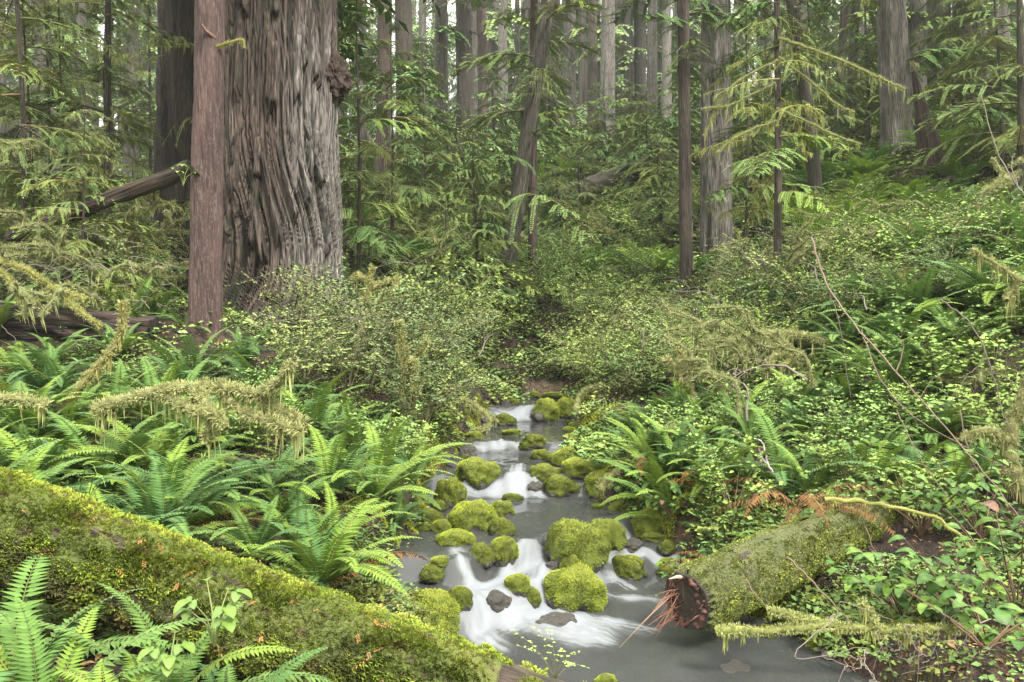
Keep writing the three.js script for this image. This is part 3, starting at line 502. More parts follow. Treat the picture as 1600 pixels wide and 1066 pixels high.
{ // the slim reddish trunk standing in front of the great redwood
  const D = 10, b = gp(320, D); b[1] -= 0.2; const root = thing('slim_redwood', 'slim straight reddish brown trunk standing in front of the huge redwood', 'tree', b), R = 24 / F * D, H = 15, lean = ((328 - 320) / F * D) / 4.6;
  const geo = trunkGeo([[0, 0, 0], [lean * 3, 3, 0], [lean * 8, 8, 0], [lean * 15, 15, 0]], (t) => R * (1 - 0.25 * t) * (1 + 0.12 * Math.exp(-t * H / 0.5)), 110, 420, (q, s) => {
    const x = Math.cos(q) * R * 30, y = Math.sin(q) * R * 30; return 0.009 * ridge(n3(x * 1.6, s * 1.8, y * 1.6)) + 0.005 * n3(x * 2.3, s * 3.5, y * 2.3) + 0.012 * n3(x * 0.15, s * 0.8, y * 0.15); }, (q, s, e) => {
    const x = Math.cos(q) * R * 34, y = Math.sin(q) * R * 34, v = clamp(0.5 + 38 * e, 0, 1), pl = ss(0.7 * n3(x * 4.5, s * 4 + 9, y * 4.5) + 0.6 * n3(x * 8, s * 18, y * 8), 0.15, 0.6); return mixc(mixc([0.022, 0.012, 0.0095], [0.066, 0.038, 0.031], v), [0.125, 0.09, 0.08], pl * 0.6); });
  part(root, 'trunk', geo, std({ roughness: 0.9, bumpMap: barkBump, bumpScale: 0.008 }));
  const R3 = rngOf(8), st = new Mesher(), ms = new Mesher(), P = spline([[0.15, 3.78, 0.1], [0.35, 3.83, 0.13], [0.54, 3.86, 0.14], [0.56, 3.76, 0.13]], 10);
  st.tube(P, 0.014, 6, [0.1, 0.08, 0.05], true); mossOn(ms, P, 0.014, R3, { per: 500, hang: 0.07, hair: 0.03, c: [0.22, 0.21, 0.06] });
  const o = part(root, 'dead_limb', st.geo(), M.wood); part(o, 'moss', ms.geo(), M.drape, 'stuff');
  const kn = new Mesher(); kn.tube([[0.17, 3.9, 0.12], [0.1, 3.95, 0.22], [0.06, 4.02, 0.26]], (t) => 0.03 * (1 - 0.5 * t), 6, [0.12, 0.07, 0.05], true); part(root, 'knot', kn.geo(), M.wood);
}
T.lean = tree('leaning_tree', 'leaning grey brown trunk crossing the centre of the valley, tilted to the right', 'tree', { px: 783, D: 18, w: 27, topPx: 857, bark: 'grey', seed: 5, mossy: 0.3, taper: 0.35, flare: 0.4, H: 18, sides: 36, rows: 140 });
T.slimC = tree('slim_tree', 'straight thin trunk just right of the leaning trunk', 'tree', { px: 832, D: 19, w: 15, topPx: 834, bark: 'red', seed: 6, mossy: 0.05, flare: 0.1, H: 14, rows: 100 });
T.slimR = tree('slim_tree', 'thin dark trunk with a split scar beside the furrowed grey trunk', 'tree', { px: 1071, D: 17, w: 21, topPx: 1065, bark: 'brown', seed: 7, mossy: 0.1, flare: 0.12, H: 17, rows: 120, sides: 28 });
{ const m = new Mesher(), t = T.slimR; m.tube([2.2, 1.7, 1.2, 0.7].map((h, k) => [t.at(h)[0] + 0.1 + 0.02 * (k % 2), h, 0.14]), (u) => 0.02 + 0.05 * u * (1 - 0.4 * u), 6, (u) => mixc([0.26, 0.18, 0.12], [0.14, 0.1, 0.07], u), true); part(t.root, 'split_scar', m.geo(), M.wood); }
T.grey = tree('furrowed_tree', 'broad grey furrowed trunk right of the thin scarred trunk', 'tree', { px: 1117, D: 20, w: 50, topPx: 1117, bark: 'grey', seed: 8, mossy: 0.12, flare: 0.1, rows: 160, sides: 90 });
T.hem = tree('young_hemlock', 'slender dark stem with long mossy limbs standing before the right hillside', 'tree', { px: 1212, D: 12.6, w: 14, topPx: 1216, bark: 'brown', seed: 9, mossy: 0.1, flare: 0.25, taper: 0.55, H: 11, rows: 110, sides: 18, bend: 0.04 });
T.mossR = tree('furrowed_tree', 'thick grey mossy trunk high on the right hillside', 'tree', { px: 1407, D: 22, w: 45, topPx: 1396, bark: 'grey', seed: 10, mossy: 0.28, flare: 0.2, rows: 130, sides: 80 });
T.r2 = tree('furrowed_tree', 'grey trunk directly behind the thick mossy trunk on the right hillside', 'tree', { px: 1438, D: 29, w: 28, topPx: 1436, bark: 'pale', seed: 11 });
T.r3 = tree('furrowed_tree', 'second pale trunk behind the thick mossy trunk, further right', 'tree', { px: 1465, D: 31, w: 26, topPx: 1462, bark: 'pale', seed: 12 });
T.r4 = tree('redwood_tree', 'dark thick trunk near the top right corner of the hillside', 'tree', { px: 1524, D: 24, w: 42, topPx: 1508, bark: 'dark', seed: 13 });
T.r5 = tree('slim_tree', 'thin mossy dark stem close to the right edge', 'tree', { px: 1588, D: 16, w: 11, topPx: 1590, bark: 'dark', seed: 14, mossy: 0.4, H: 13 });
T.r6 = tree('slim_tree', 'crooked dark trunk leaning left behind the slender hemlock', 'tree', { px: 1276, D: 20, w: 22, topPx: 1232, bark: 'dark', seed: 15, mossy: 0.25, H: 14, bend: 0.15 });
T.r7 = tree('slim_tree', 'small dark trunk above the bright ferns on the right slope', 'tree', { px: 1312, D: 30, w: 14, topPx: 1322, bark: 'brown', seed: 16 });
T.r8 = tree('slim_tree', 'leaning dark stem on the skyline between hemlock and mossy trunk', 'tree', { px: 1330, D: 34, w: 15, topPx: 1340, bark: 'dark', seed: 17 });
T.c1 = tree('redwood_tree', 'tall reddish grey trunk just right of the huge redwood', 'tree', { px: 597, D: 28, w: 26, topPx: 602, bark: 'red', seed: 18, flare: 0.5 });
T.c2 = tree('redwood_tree', 'dark flared trunk between the huge redwood and the burnt trunk', 'tree', { px: 637, D: 34, w: 30, topPx: 630, bark: 'brown', seed: 19, flare: 0.8 });
T.c3 = tree('redwood_tree', 'grey striped trunk left of the burnt trunk on the far slope', 'tree', { px: 690, D: 39, w: 23, topPx: 690, bark: 'grey', seed: 20 });
T.c4 = tree('burnt_tree', 'burnt black and grey hollow trunk on the far slope', 'tree', { px: 728, D: 37, w: 28, topPx: 724, bark: 'dark', seed: 21, flare: 0.6 });
T.c5 = tree('redwood_tree', 'brown trunk between the burnt trunk and the leaning trunk', 'tree', { px: 756, D: 41, w: 18, topPx: 752, bark: 'red', seed: 22 });
T.c6 = tree('redwood_tree', 'bright pale trunk with whitish bark at the head of the valley', 'tree', { px: 949, D: 42, w: 24, topPx: 951, bark: 'pale', seed: 23, mossy: 0 });
T.c7 = tree('redwood_tree', 'dark trunk touching the bright pale trunk on its left', 'tree', { px: 926, D: 46, w: 17, topPx: 926, bark: 'brown', seed: 24 });
T.c8 = tree('redwood_tree', 'grey trunk above the fallen log, left of the bright pale trunk', 'tree', { px: 890, D: 52, w: 21, topPx: 890, bark: 'grey', seed: 25 });
T.c9 = tree('redwood_tree', 'faint pale trunk in the haze, right of the bright pale trunk', 'tree', { px: 1041, D: 50, w: 16, topPx: 1041, bark: 'pale', seed: 26, mossy: 0 });
T.c10 = tree('redwood_tree', 'light trunk high behind the top of the leaning trunk', 'tree', { px: 787, D: 55, w: 17, topPx: 785, bark: 'pale', seed: 27, mossy: 0 });
T.c11 = tree('redwood_tree', 'thin grey trunk midway between the bright pale trunk and the scarred trunk', 'tree', { px: 985, D: 56, w: 13, topPx: 984, bark: 'grey', seed: 28 });
T.c12 = tree('redwood_tree', 'straight grey trunk standing just left of the reddish grey trunk near the redwood', 'tree', { px: 567, D: 33, w: 17, topPx: 566, bark: 'grey', seed: 33 });
T.c13 = tree('redwood_tree', 'thin pale trunk between the dark flared trunk and the grey striped trunk', 'tree', { px: 662, D: 45, w: 13, topPx: 660, bark: 'pale', seed: 34 });
T.c14 = tree('redwood_tree', 'grey trunk in the gap right of the burnt trunk', 'tree', { px: 742, D: 47, w: 15, topPx: 741, bark: 'grey', seed: 35 });
T.c15 = tree('redwood_tree', 'reddish trunk just right of the leaning trunk top', 'tree', { px: 868, D: 49, w: 15, topPx: 868, bark: 'red', seed: 36 });
T.c16 = tree('redwood_tree', 'light grey trunk just left of the scarred trunk', 'tree', { px: 1019, D: 54, w: 17, topPx: 1019, bark: 'pale', seed: 37 });
T.l1 = tree('slim_tree', 'thin dark stem left of the dark shaded redwood', 'tree', { px: 156, D: 14.5, w: 10, topPx: 164, bark: 'dark', seed: 29, H: 12 });
T.l2 = tree('slim_tree', 'faint crooked stem in the thicket at the left edge', 'tree', { px: 14, D: 12, w: 8, topPx: 18, bark: 'brown', seed: 30, H: 10, bend: 0.16, mossy: 0.3 });
T.l3 = tree('redwood_tree', 'hazy grey trunk far back in the left thicket', 'tree', { px: 70, D: 36, w: 26, topPx: 66, bark: 'pale', seed: 31 });
T.l4 = tree('redwood_tree', 'hazy brown trunk far back beside the dark shaded redwood', 'tree', { px: 205, D: 40, w: 24, topPx: 207, bark: 'grey', seed: 32 });

// boughs reaching into the picture, and unseen crowns added for shade
const PB = [[-1.0, 1.0]];
boughs(T.lean, 41, 16, 2.2, 10.5, 2.0, [...BOUGHS, ...SPARSE]);
boughs(T.slimC, 42, 10, 4, 11, 1.5, BOUGHS);
boughs(T.slimR, 43, 16, 4.8, 13, 1.8, BRIGHT);
boughs(T.grey, 44, 12, 4.8, 13, 2.1, [...BRIGHT, ...BOUGHS]);
boughs(T.hem, 45, 24, 2.2, 8.4, 1.6, [...SPARSE, ...SPARSE, ...BRIGHT], { lean: 0.05, taper: 0.5 });
boughs(T.mossR, 46, 8, 3, 13, 2.4, BRIGHT);
boughs(T.r4, 47, 14, 1, 9, 2.4, BOUGHS);
boughs(T.r5, 48, 16, 1, 9, 1.6, [...BOUGHS, ...SPARSE]);
boughs(T.r6, 49, 16, 2, 9, 1.8, [...BOUGHS, ...SPARSE]);
boughs(T.darkRed, 54, 14, 8.8, 17, 4.6, FARB, { taper: 0.3 });  // this crown and the next three: above the picture, added for shade
boughs(T.grey, 55, 9, 10, 18, 3.6, FARB, { taper: 0.3 });
boughs(T.mossR, 56, 9, 8.4, 17, 3.8, FARB, { taper: 0.3 });
boughs(T.r4, 57, 8, 9.4, 17, 3.8, FARB, { taper: 0.3 });
boughs(T.l1, 50, 20, 1.2, 9, 1.9, [...BOUGHS, ...SPARSE]);
boughs(T.l2, 51, 20, 1.0, 8, 1.6, [...SPARSE, ...BOUGHS]);
boughs(T.darkRed, 52, 5, 2, 11, 2.2, SPARSE, { yaw: [-0.9, 0.9] });
for (const [k, n] of [['c1', 9], ['c2', 8], ['c3', 5], ['c4', 3], ['c5', 5], ['c7', 3], ['c8', 3], ['r2', 12], ['r3', 8], ['r7', 14], ['r8', 14], ['l3', 16], ['l4', 16]]) boughs(T[k], k.charCodeAt(1) * 7 + k.charCodeAt(0), n, 4, 20, 3.4, FARB, { taper: 0.3 });

// young conifers, each with its own crown of drooping boughs
function sapling(label, px, D, h, len, seed, set, n, group, o = {}) {
  const t = tree('young_conifer', label, 'tree', { px, D, w: o.w ?? 8, topPx: px + (o.dx ?? 0), bark: 'brown', seed, H: h, taper: 0.85, flare: 0.2, sides: 8, rows: 24, mossy: 0.3, group, sink: 0.1, bend: 0.05 });
  boughs(t, seed * 7 + 1, n, h * (o.from ?? 0.12), h * 0.97, len, set, { taper: 0.72, lean: o.lean ?? -0.05 });
  return t;
}
sapling('bushy young conifer with layered boughs left of the leaning trunk', 742, 17, 4.0, 1.5, 61, BOUGHS, 46, null, { from: 0.08 });
sapling('smaller young conifer at the foot of the leaning trunk', 700, 16, 2.6, 1.2, 62, BOUGHS, 36);
sapling('tall loose young conifer just right of the huge redwood', 560, 17, 8, 1.7, 63, [...BRIGHT, ...BOUGHS, ...SPARSE], 30, null, { from: 0.15 });
sapling('bright young conifer right of the redwood burl', 612, 20, 7, 1.8, 64, [...BRIGHT, ...BOUGHS], 24, null, { from: 0.2 });
sapling('young conifer hanging over the far slope above the burnt trunk', 662, 24, 6.5, 1.9, 65, [...BOUGHS, ...BRIGHT], 30, null, { from: 0.2 });
for (const [label, px, D, h, len, k] of [['low bushy conifer between reddish grey trunk and bushy young conifer', 640, 23, 3.4, 1.7, 0], ['low bushy conifer just right of the thin straight trunk', 872, 24, 3.0, 1.6, 1], ['low bushy conifer under the bright pale trunk', 945, 34, 4.5, 2.3, 2], ['low bushy conifer left of the scarred thin trunk', 1030, 24, 3.6, 1.8, 3], ['low bushy conifer behind the foot of the leaning trunk', 800, 26, 4.0, 1.9, 4], ['low bushy conifer at the right foot of the huge redwood', 545, 18, 3.0, 1.5, 5], ['low bushy conifer above the hillside log', 985, 36, 4.2, 2.2, 6], ['low bushy conifer on the slope below the burnt trunk', 715, 30, 4.4, 2.1, 7], ['low bushy conifer right of the broad furrowed trunk', 1185, 22, 3.4, 1.7, 8]]) sapling(label, px, D, h, len, 150 + k, k % 2 ? BOUGHS : [...BOUGHS, ...BRIGHT], 40, null, { from: 0.05 });
sapling('rounded young conifer on the ridge right of the bright pale trunk', 1012, 30, 5.2, 2.4, 66, BOUGHS, 36);
sapling('small young conifer beside the fallen log in mid valley', 905, 27, 3.2, 1.5, 67, BOUGHS, 30);
sapling('drooping young conifer between scarred trunk and slender hemlock', 1165, 16, 7, 1.6, 68, [...BRIGHT, ...SPARSE], 26, null, { from: 0.2 });
sapling('young conifer behind the slender hemlock on the right slope', 1262, 24, 7, 1.8, 69, [...BRIGHT, ...BOUGHS], 26);
sapling('leafy young conifer left of the thick mossy trunk', 1352, 26, 7, 2.2, 70, [...BRIGHT, ...BOUGHS], 34);
sapling('dense young conifer filling the upper right corner', 1560, 18, 6.5, 2.0, 71, BOUGHS, 40);
sapling('young conifer right of the tree stump snag', 1490, 22, 5.5, 1.9, 72, [...BOUGHS, ...BRIGHT], 32);
for (const [px, D, h, len, k] of [[40, 13, 7.5, 1.7, 0], [100, 15, 8, 1.8, 1], [168, 16, 7, 1.5, 2], [130, 11, 3.2, 1.2, 3], [205, 13.5, 2.6, 0.9, 4], [-20, 15, 8, 1.8, 5], [70, 20, 11, 2.3, 6], [170, 22, 12, 2.4, 7], [235, 25, 12, 2.4, 8]])
  sapling(['feathery young conifer in the thicket at far left', 'tall young conifer in the middle of the left thicket', 'young conifer close to the dark shaded redwood', 'short young conifer under the fallen branch at left', 'short young conifer at the foot of the dark redwood', 'young conifer cut by the left edge', 'hazy young conifer behind the left thicket', 'second hazy young conifer behind the left thicket', 'hazy young conifer between the left thicket and dark redwood'][k], px, D, h, len * 0.9, 80 + k, k % 2 ? [...BOUGHS, ...SPARSE] : [...SPARSE, ...SPARSE, ...BOUGHS], 34, 'young conifers of the left thicket');
for (const [px, D, h, len, k] of [[520, 30, 10, 2.6, 0], [655, 33, 6, 2.2, 1], [770, 34, 5, 2.0, 2], [858, 37, 6, 2.2, 3], [1065, 32, 6, 2.3, 5], [1215, 32, 8, 2.6, 6], [1400, 34, 7, 2.4, 7], [1130, 38, 7, 2.4, 8], [1500, 30, 7, 2.4, 9], [560, 44, 9, 2.6, 10], [835, 50, 8, 2.6, 12], [1290, 44, 9, 2.8, 14]])
  sapling('hillside conifer half hidden in the woods at the head of the valley', px, D, h, len, 120 + k, k % 3 ? FARB : [...BRIGHT, ...FARB], 34, 'conifers on the far slope', { from: 0.05 });

{ // the reddish broken snag on the right slope
  const D = 19.2, b = gp(1462, D); b[1] -= 0.2; const root = thing('tree_snag', 'reddish brown broken snag with a tapering jagged top on the right slope', 'stump', b);
  const tp = at(1428, 112, D), d = [tp[0] - b[0], tp[1] - b[1], 0], R = 0.36;
  part(root, 'trunk', trunkGeo([[0, 0, 0], [d[0] * 0.25, d[1] * 0.3, 0], [d[0] * 0.6, d[1] * 0.6, 0], d], (t) => R * (1 + 0.8 * Math.exp(-t * 9)) * Math.pow(1.02 - t, 0.85), 48, 80, (q, s) => 0.05 * furrow(q, s, 0.35, 5, 0.25) , (q, s, e) => mixc(mixc([0.045, 0.027, 0.02], [0.19, 0.1, 0.07], clamp(0.5 + e * 8, 0, 1)), [0.1, 0.11, 0.04], clamp(n3(q * 2, s * 0.8, 3) * 0.5, 0, 0.5))), M.bark);
  const m = new Mesher(), R4 = rngOf(3); for (let k = 0; k < 5; k++) m.tube([[d[0] * 0.7 + 0.08 * (R4() - 0.5), d[1] * 0.7, 0.08 * (R4() - 0.5)], [d[0] * (0.95 + 0.1 * R4()), d[1] * (0.9 + 0.25 * R4()), 0.1 * (R4() - 0.5)]], (t) => 0.06 * (1 - 0.95 * t), 5, tint([0.15, 0.085, 0.06], 0.7 + 0.5 * R4()));
  part(root, 'jagged_top', m.geo(), M.wood);
}

// ------------------------------------------------------------------ fallen logs
function logOf(name, label, pts, rad, { sides = 40, rows = 120, amp = 0.02, c0 = [0.05, 0.032, 0.022], c1 = [0.15, 0.095, 0.07], mossy = 0.2, seed = 1, cap = true, group, freq = 12 } = {}) {
  const p0 = pts[0], root = thing(name, label, 'log', p0, group);
  const geo = trunkGeo(pts.map((p) => sub(p, p0)), rad, sides, rows, (q, s, t, r) => amp * furrow(q + seed, s, r, freq * 0.4, 0.5) + amp * 0.8 * n3(Math.cos(q) * 1.5 + seed, s * 1.5, Math.sin(q) * 1.5), (q, s, e) => mixc(mixc(c0, c1, clamp(0.5 + e / amp * 0.6, 0, 1)), [0.15, 0.16, 0.035], clamp(mossy * (1 + 1.4 * n3(Math.cos(q) * 2, s, Math.sin(q) * 2 + seed)), 0, 0.85)), [0, 1, 0], cap);
  part(root, 'bark', geo, M.bark); return root;
}
// a moss coat: shell plus a pile of small tufts. pts/rad/noise as the log; keep(q, s) 0..1 says how much moss grows there
function mossCoat(root, pts, rad, n, seed, { size = 0.016, keep, c, amp = 0.018, amount = 1 }) {
  const R = rngOf(seed), p0 = pts[0], P = spline(pts.map((p) => sub(p, p0)), 240), C = [0]; for (let k = 1; k <= 240; k++) C.push(C[k - 1] + Math.hypot(...sub(P[k], P[k - 1]))); const total = C[240];
  const frame = (s) => { let k = clamp(Math.floor(s / total * 240), 0, 239); while (k < 239 && C[k + 1] < s) k++; while (k > 0 && C[k] > s) k--; const u = (s - C[k]) / (C[k + 1] - C[k]), o = lerp3(P[k], P[k + 1], u), d = norm(sub(P[k + 1], P[k])), up = norm(add([0, 1, 0], d, -d[1])); return [o, up, cross(up, d)]; };
  const lump = (q, s, r) => amp * (fbm3(Math.cos(q) * r * 9, s * 9, Math.sin(q) * r * 9 + seed, 3) + 0.35 * n3(Math.cos(q) * r * 40, s * 40, Math.sin(q) * r * 40)) + amp * 0.4;
  const shell = new Mesher(), SQ = 130, SS = Math.round(total * 110);
  for (let j = 0; j <= SS; j++) { const s = total * j / SS, [o, u, b] = frame(s); for (let a = 0; a <= SQ; a++) { const q = a / SQ * 2 * PI, k = keep(q, s, total), r = rad(s / total) + (k > 0.02 ? lump(q, s, rad(s / total)) * ss(k, 0, 0.5) : -0.03); shell.v(o[0] + (u[0] * Math.cos(q) + b[0] * Math.sin(q)) * r, o[1] + (u[1] * Math.cos(q) + b[1] * Math.sin(q)) * r, o[2] + (u[2] * Math.cos(q) + b[2] * Math.sin(q)) * r, tint(c(q, s, total), 0.4), q * 0.3, s); } }  // shell darker than its tufts: shade between them put into the colour
  for (let j = 0; j < SS; j++) for (let a = 0; a < SQ; a++) { const i = j * (SQ + 1) + a, e = i + SQ + 1; shell.i.push(i, e, e + 1, i, e + 1, i + 1); }
  part(root, 'moss', shell.geo(), M.moss);
  const ms = [[], [], []], cs = [[], [], []];
  for (let k = 0; k < n; k++) {
    const s = R() * total, q = R() * 6.283, kp = keep(q, s, total); if (R() > kp * 1.1) continue;
    const [o, u, b] = frame(s), nn = [u[0] * Math.cos(q) + b[0] * Math.sin(q), u[1] * Math.cos(q) + b[1] * Math.sin(q), u[2] * Math.cos(q) + b[2] * Math.sin(q)], r = rad(s / total) + lump(q, s, rad(s / total)) * ss(kp, 0, 0.5), v = k % 3;
    const lush = 0.7 + 0.8 * ss(fbm3(s * 3 + seed, q * 1.2, 2, 3), -0.2, 0.4);
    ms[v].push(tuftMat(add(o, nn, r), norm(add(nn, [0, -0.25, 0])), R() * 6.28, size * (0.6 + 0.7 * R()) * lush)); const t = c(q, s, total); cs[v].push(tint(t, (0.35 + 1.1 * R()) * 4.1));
  }
  for (let v = 0; v < 3; v++) scatter(root, 'moss_tufts', TUFTS[v], M.mossHair, ms[v], cs[v]);
}
const MG = [0.155, 0.2, 0.035], MY = [0.225, 0.25, 0.055], MD = [0.05, 0.05, 0.024], MB = [0.13, 0.095, 0.045];  // MD: browner moss of the log underside, with its shade put in too
{ // near log, lower left
  const pts = [at(-230, 744, 3.55), at(0, 826, 3.45), at(250, 920, 3.35), at(500, 1014, 3.2), at(700, 1086, 3.1), at(900, 1160, 3.05)], rad = (t) => 0.222 - 0.03 * t;
  const root = logOf('mossy_log', 'thick moss covered log slanting down across the lower left corner', pts, (t) => rad(t) - 0.012, { sides: 60, rows: 160, amp: 0.016, seed: 4 });
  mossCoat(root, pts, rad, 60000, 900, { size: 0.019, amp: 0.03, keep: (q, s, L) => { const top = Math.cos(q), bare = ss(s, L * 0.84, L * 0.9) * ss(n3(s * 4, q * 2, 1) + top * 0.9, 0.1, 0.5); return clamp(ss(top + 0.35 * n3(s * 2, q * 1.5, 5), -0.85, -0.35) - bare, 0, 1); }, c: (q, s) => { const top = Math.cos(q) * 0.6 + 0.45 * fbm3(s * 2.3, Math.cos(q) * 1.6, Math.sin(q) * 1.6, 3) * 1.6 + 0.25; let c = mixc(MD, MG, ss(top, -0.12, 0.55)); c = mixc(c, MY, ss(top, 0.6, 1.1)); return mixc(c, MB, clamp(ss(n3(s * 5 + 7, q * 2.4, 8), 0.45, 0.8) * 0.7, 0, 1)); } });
  const R = rngOf(31), frame = new THREE.CatmullRomCurve3(pts.map((p) => new V3(...sub(p, pts[0]))), false, 'centripetal');
  for (let k = 0; k < 70; k++) { // dropped rust-coloured redwood sprigs on the moss
    const t = 0.14 + 0.6 * R(), o = frame.getPoint(t), q = -0.3 + 1.7 * R(), r = rad(t) + 0.02, m = new Mesher(), a = R() * 6.28, d = norm([Math.cos(a), -0.35, Math.sin(a)]), L = 0.03 + 0.06 * R(), c = tint(mixc([0.36, 0.14, 0.025], [0.2, 0.1, 0.05], R()), 0.8 + 0.5 * R());
    const b = [o.x + 0.1 * Math.sin(q) * r, o.y + Math.cos(q) * r + 0.006, o.z + Math.sin(q) * r]; m.blade([0, 0, 0], d, [0, 0.6, 0.8], L, 0.004, c);
    for (let j = 0; j < 8; j++) { const s = j % 2 ? 1 : -1, e = norm(add(d, [-d[2] * s, 0.1, d[0] * s], 0.9)); m.leaf(tint(d, L * (0.15 + j * 0.1)), e, norm(cross(e, [0, 1, 0])), [0, 1, 0], 0.013, 0.0045, tint(c, 0.8 + 0.5 * R())); }
    const o2 = part(root, 'dead_sprig', m.geo(), M.litter); o2.position.set(...b);
  }
}
{ // right log with the splintered end over the stream
  const pts = [at(1072, 940, 4.72), at(1150, 908, 5.0), at(1250, 858, 5.5), at(1370, 806, 6.15), at(1470, 770, 6.7)], rad = (t) => 0.183 + 0.014 * Math.sin(t * 7) + 0.01 * t;
  const root = logOf('mossy_log', 'broken moss covered log on the right bank with a splintered red end', pts, (t) => rad(t) - 0.012, { sides: 60, rows: 120, amp: 0.014, seed: 9, c0: [0.06, 0.04, 0.03], c1: [0.2, 0.15, 0.12] });
  mossCoat(root, pts, rad, 34000, 901, { size: 0.016, amp: 0.02, keep: (q, s, L) => { const top = Math.cos(q), bare = ss(top + 0.5 * n3(s * 3.5, q * 2, 4), 0.72, 0.95) * ss(s, 0.25, 0.5) * (1 - ss(s, L * 0.66, L * 0.75)); return clamp(ss(s + 0.03 * n2(q * 4, 2), 0.02, 0.07) * ss(top + 0.3 * n3(s * 3, q * 1.5, 6), -0.95, -0.6) - bare * 0.9, 0, 1); }, c: (q, s) => { const k = 0.5 + 0.7 * fbm3(s * 3.2, Math.cos(q) * 1.5, Math.sin(q) * 1.5 + 3, 3); let c = mixc([0.12, 0.14, 0.045], [0.215, 0.235, 0.075], k); return mixc(c, MG, 0.35 * ss(-Math.cos(q), -0.2, 0.6)); } });
  const R = rngOf(55), ax = norm(sub(pts[0], pts[1])), up = norm(add([0, 1, 0], ax, -ax[1])), sd = cross(ax, up);
  { const m = new Mesher(), N = 64, rings = 12; // torn end grain
    for (let j = 0; j <= rings; j++) for (let a = 0; a < N; a++) { const q = a / N * 2 * PI, f = j / rings, r = 0.165 * (1 - f), e = 0.0 + 0.05 * fbm2(Math.cos(q) * r * 14, Math.sin(q) * r * 14, 3) - 0.05 * f + 0.012 * R(); m.v(up[0] * Math.cos(q) * r + sd[0] * Math.sin(q) * r + ax[0] * e, up[1] * Math.cos(q) * r + sd[1] * Math.sin(q) * r + ax[1] * e, up[2] * Math.cos(q) * r + sd[2] * Math.sin(q) * r + ax[2] * e, tint(mixc([0.045, 0.018, 0.013], [0.12, 0.05, 0.034], 0.5 + 0.8 * fbm2(Math.cos(q) * r * 22 + 5, Math.sin(q) * r * 9, 3)), 0.6 + 0.7 * R())); }
    for (let j = 0; j < rings; j++) for (let a = 0; a < N; a++) { const b = (a + 1) % N, i = j * N; m.i.push(i + a, i + N + b, i + N + a, i + a, i + b, i + N + b); }
    part(root, 'broken_end', m.geo(), std({ roughness: 0.8, side: THREE.DoubleSide })); }
  const spl = (q, r, tip, w, c) => { const b = add(add(tint(up, Math.cos(q) * r), sd, Math.sin(q) * r), ax, -0.02), m = new Mesher(); m.tube([b, add(lerp3(b, tip, 0.5), [0.01 * (R() - 0.5), 0.008, 0]), tip], (t) => w * (1 - 0.88 * t), 5, (t) => tint(c, 0.75 + 0.5 * R()), true); part(root, 'splinter', m.geo(), M.wood); };
  spl(1.2, 0.1, sub(at(968, 1012, 4.45), pts[0]), 0.0055, [0.2, 0.12, 0.08]);
  spl(1.4, 0.12, sub(at(1020, 955, 4.6), pts[0]), 0.005, [0.2, 0.085, 0.045]); spl(2.2, 0.13, sub(at(1012, 978, 4.6), pts[0]), 0.006, [0.18, 0.075, 0.042]); spl(2.5, 0.14, sub(at(1028, 985, 4.6), pts[0]), 0.005, [0.2, 0.09, 0.05]); for (let k = 0; k < 18; k++) { const q = 0.8 + 1.9 * R(); spl(q, 0.05 + 0.1 * R(), sub(at(1000 + 45 * R() + 8, 925 + 75 * R(), 4.6 + 0.06 * R()), pts[0]), 0.0018 + 0.003 * R(), mixc([0.09, 0.035, 0.022], [0.22, 0.1, 0.055], R())); }; spl(0.2, 0.14, sub(at(1045, 905, 4.68), pts[0]), 0.018, [0.26, 0.21, 0.15]);
  for (let k = 0; k < 26; k++) { // fibres and wedges of wood along the torn rim
    const q = 0.4 + 5.5 * R(), r = 0.165 * Math.sqrt(R()), m = new Mesher(), L = 0.01 + 0.09 * R() * R(), w = 0.004 + 0.011 * R(), b = add(add(tint(up, Math.cos(q) * r), sd, Math.sin(q) * r), ax, -0.06), P = []; for (let j = 0; j <= 5; j++) P.push(add(add(b, ax, (0.06 + L) * j / 5), [0.008 * (R() - 0.5), -0.03 * j / 5 * R(), 0.008 * (R() - 0.5)]));
    const c = mixc([0.045, 0.018, 0.013], [0.26, 0.105, 0.05], R() * R()); m.tube(P, (u) => w * (1 - 0.85 * u) * (0.7 + 0.6 * R()), 6, () => tint(c, 0.6 + 0.8 * R()), true); part(root, 'wood_fibre', m.geo(), M.wood);
  }
}
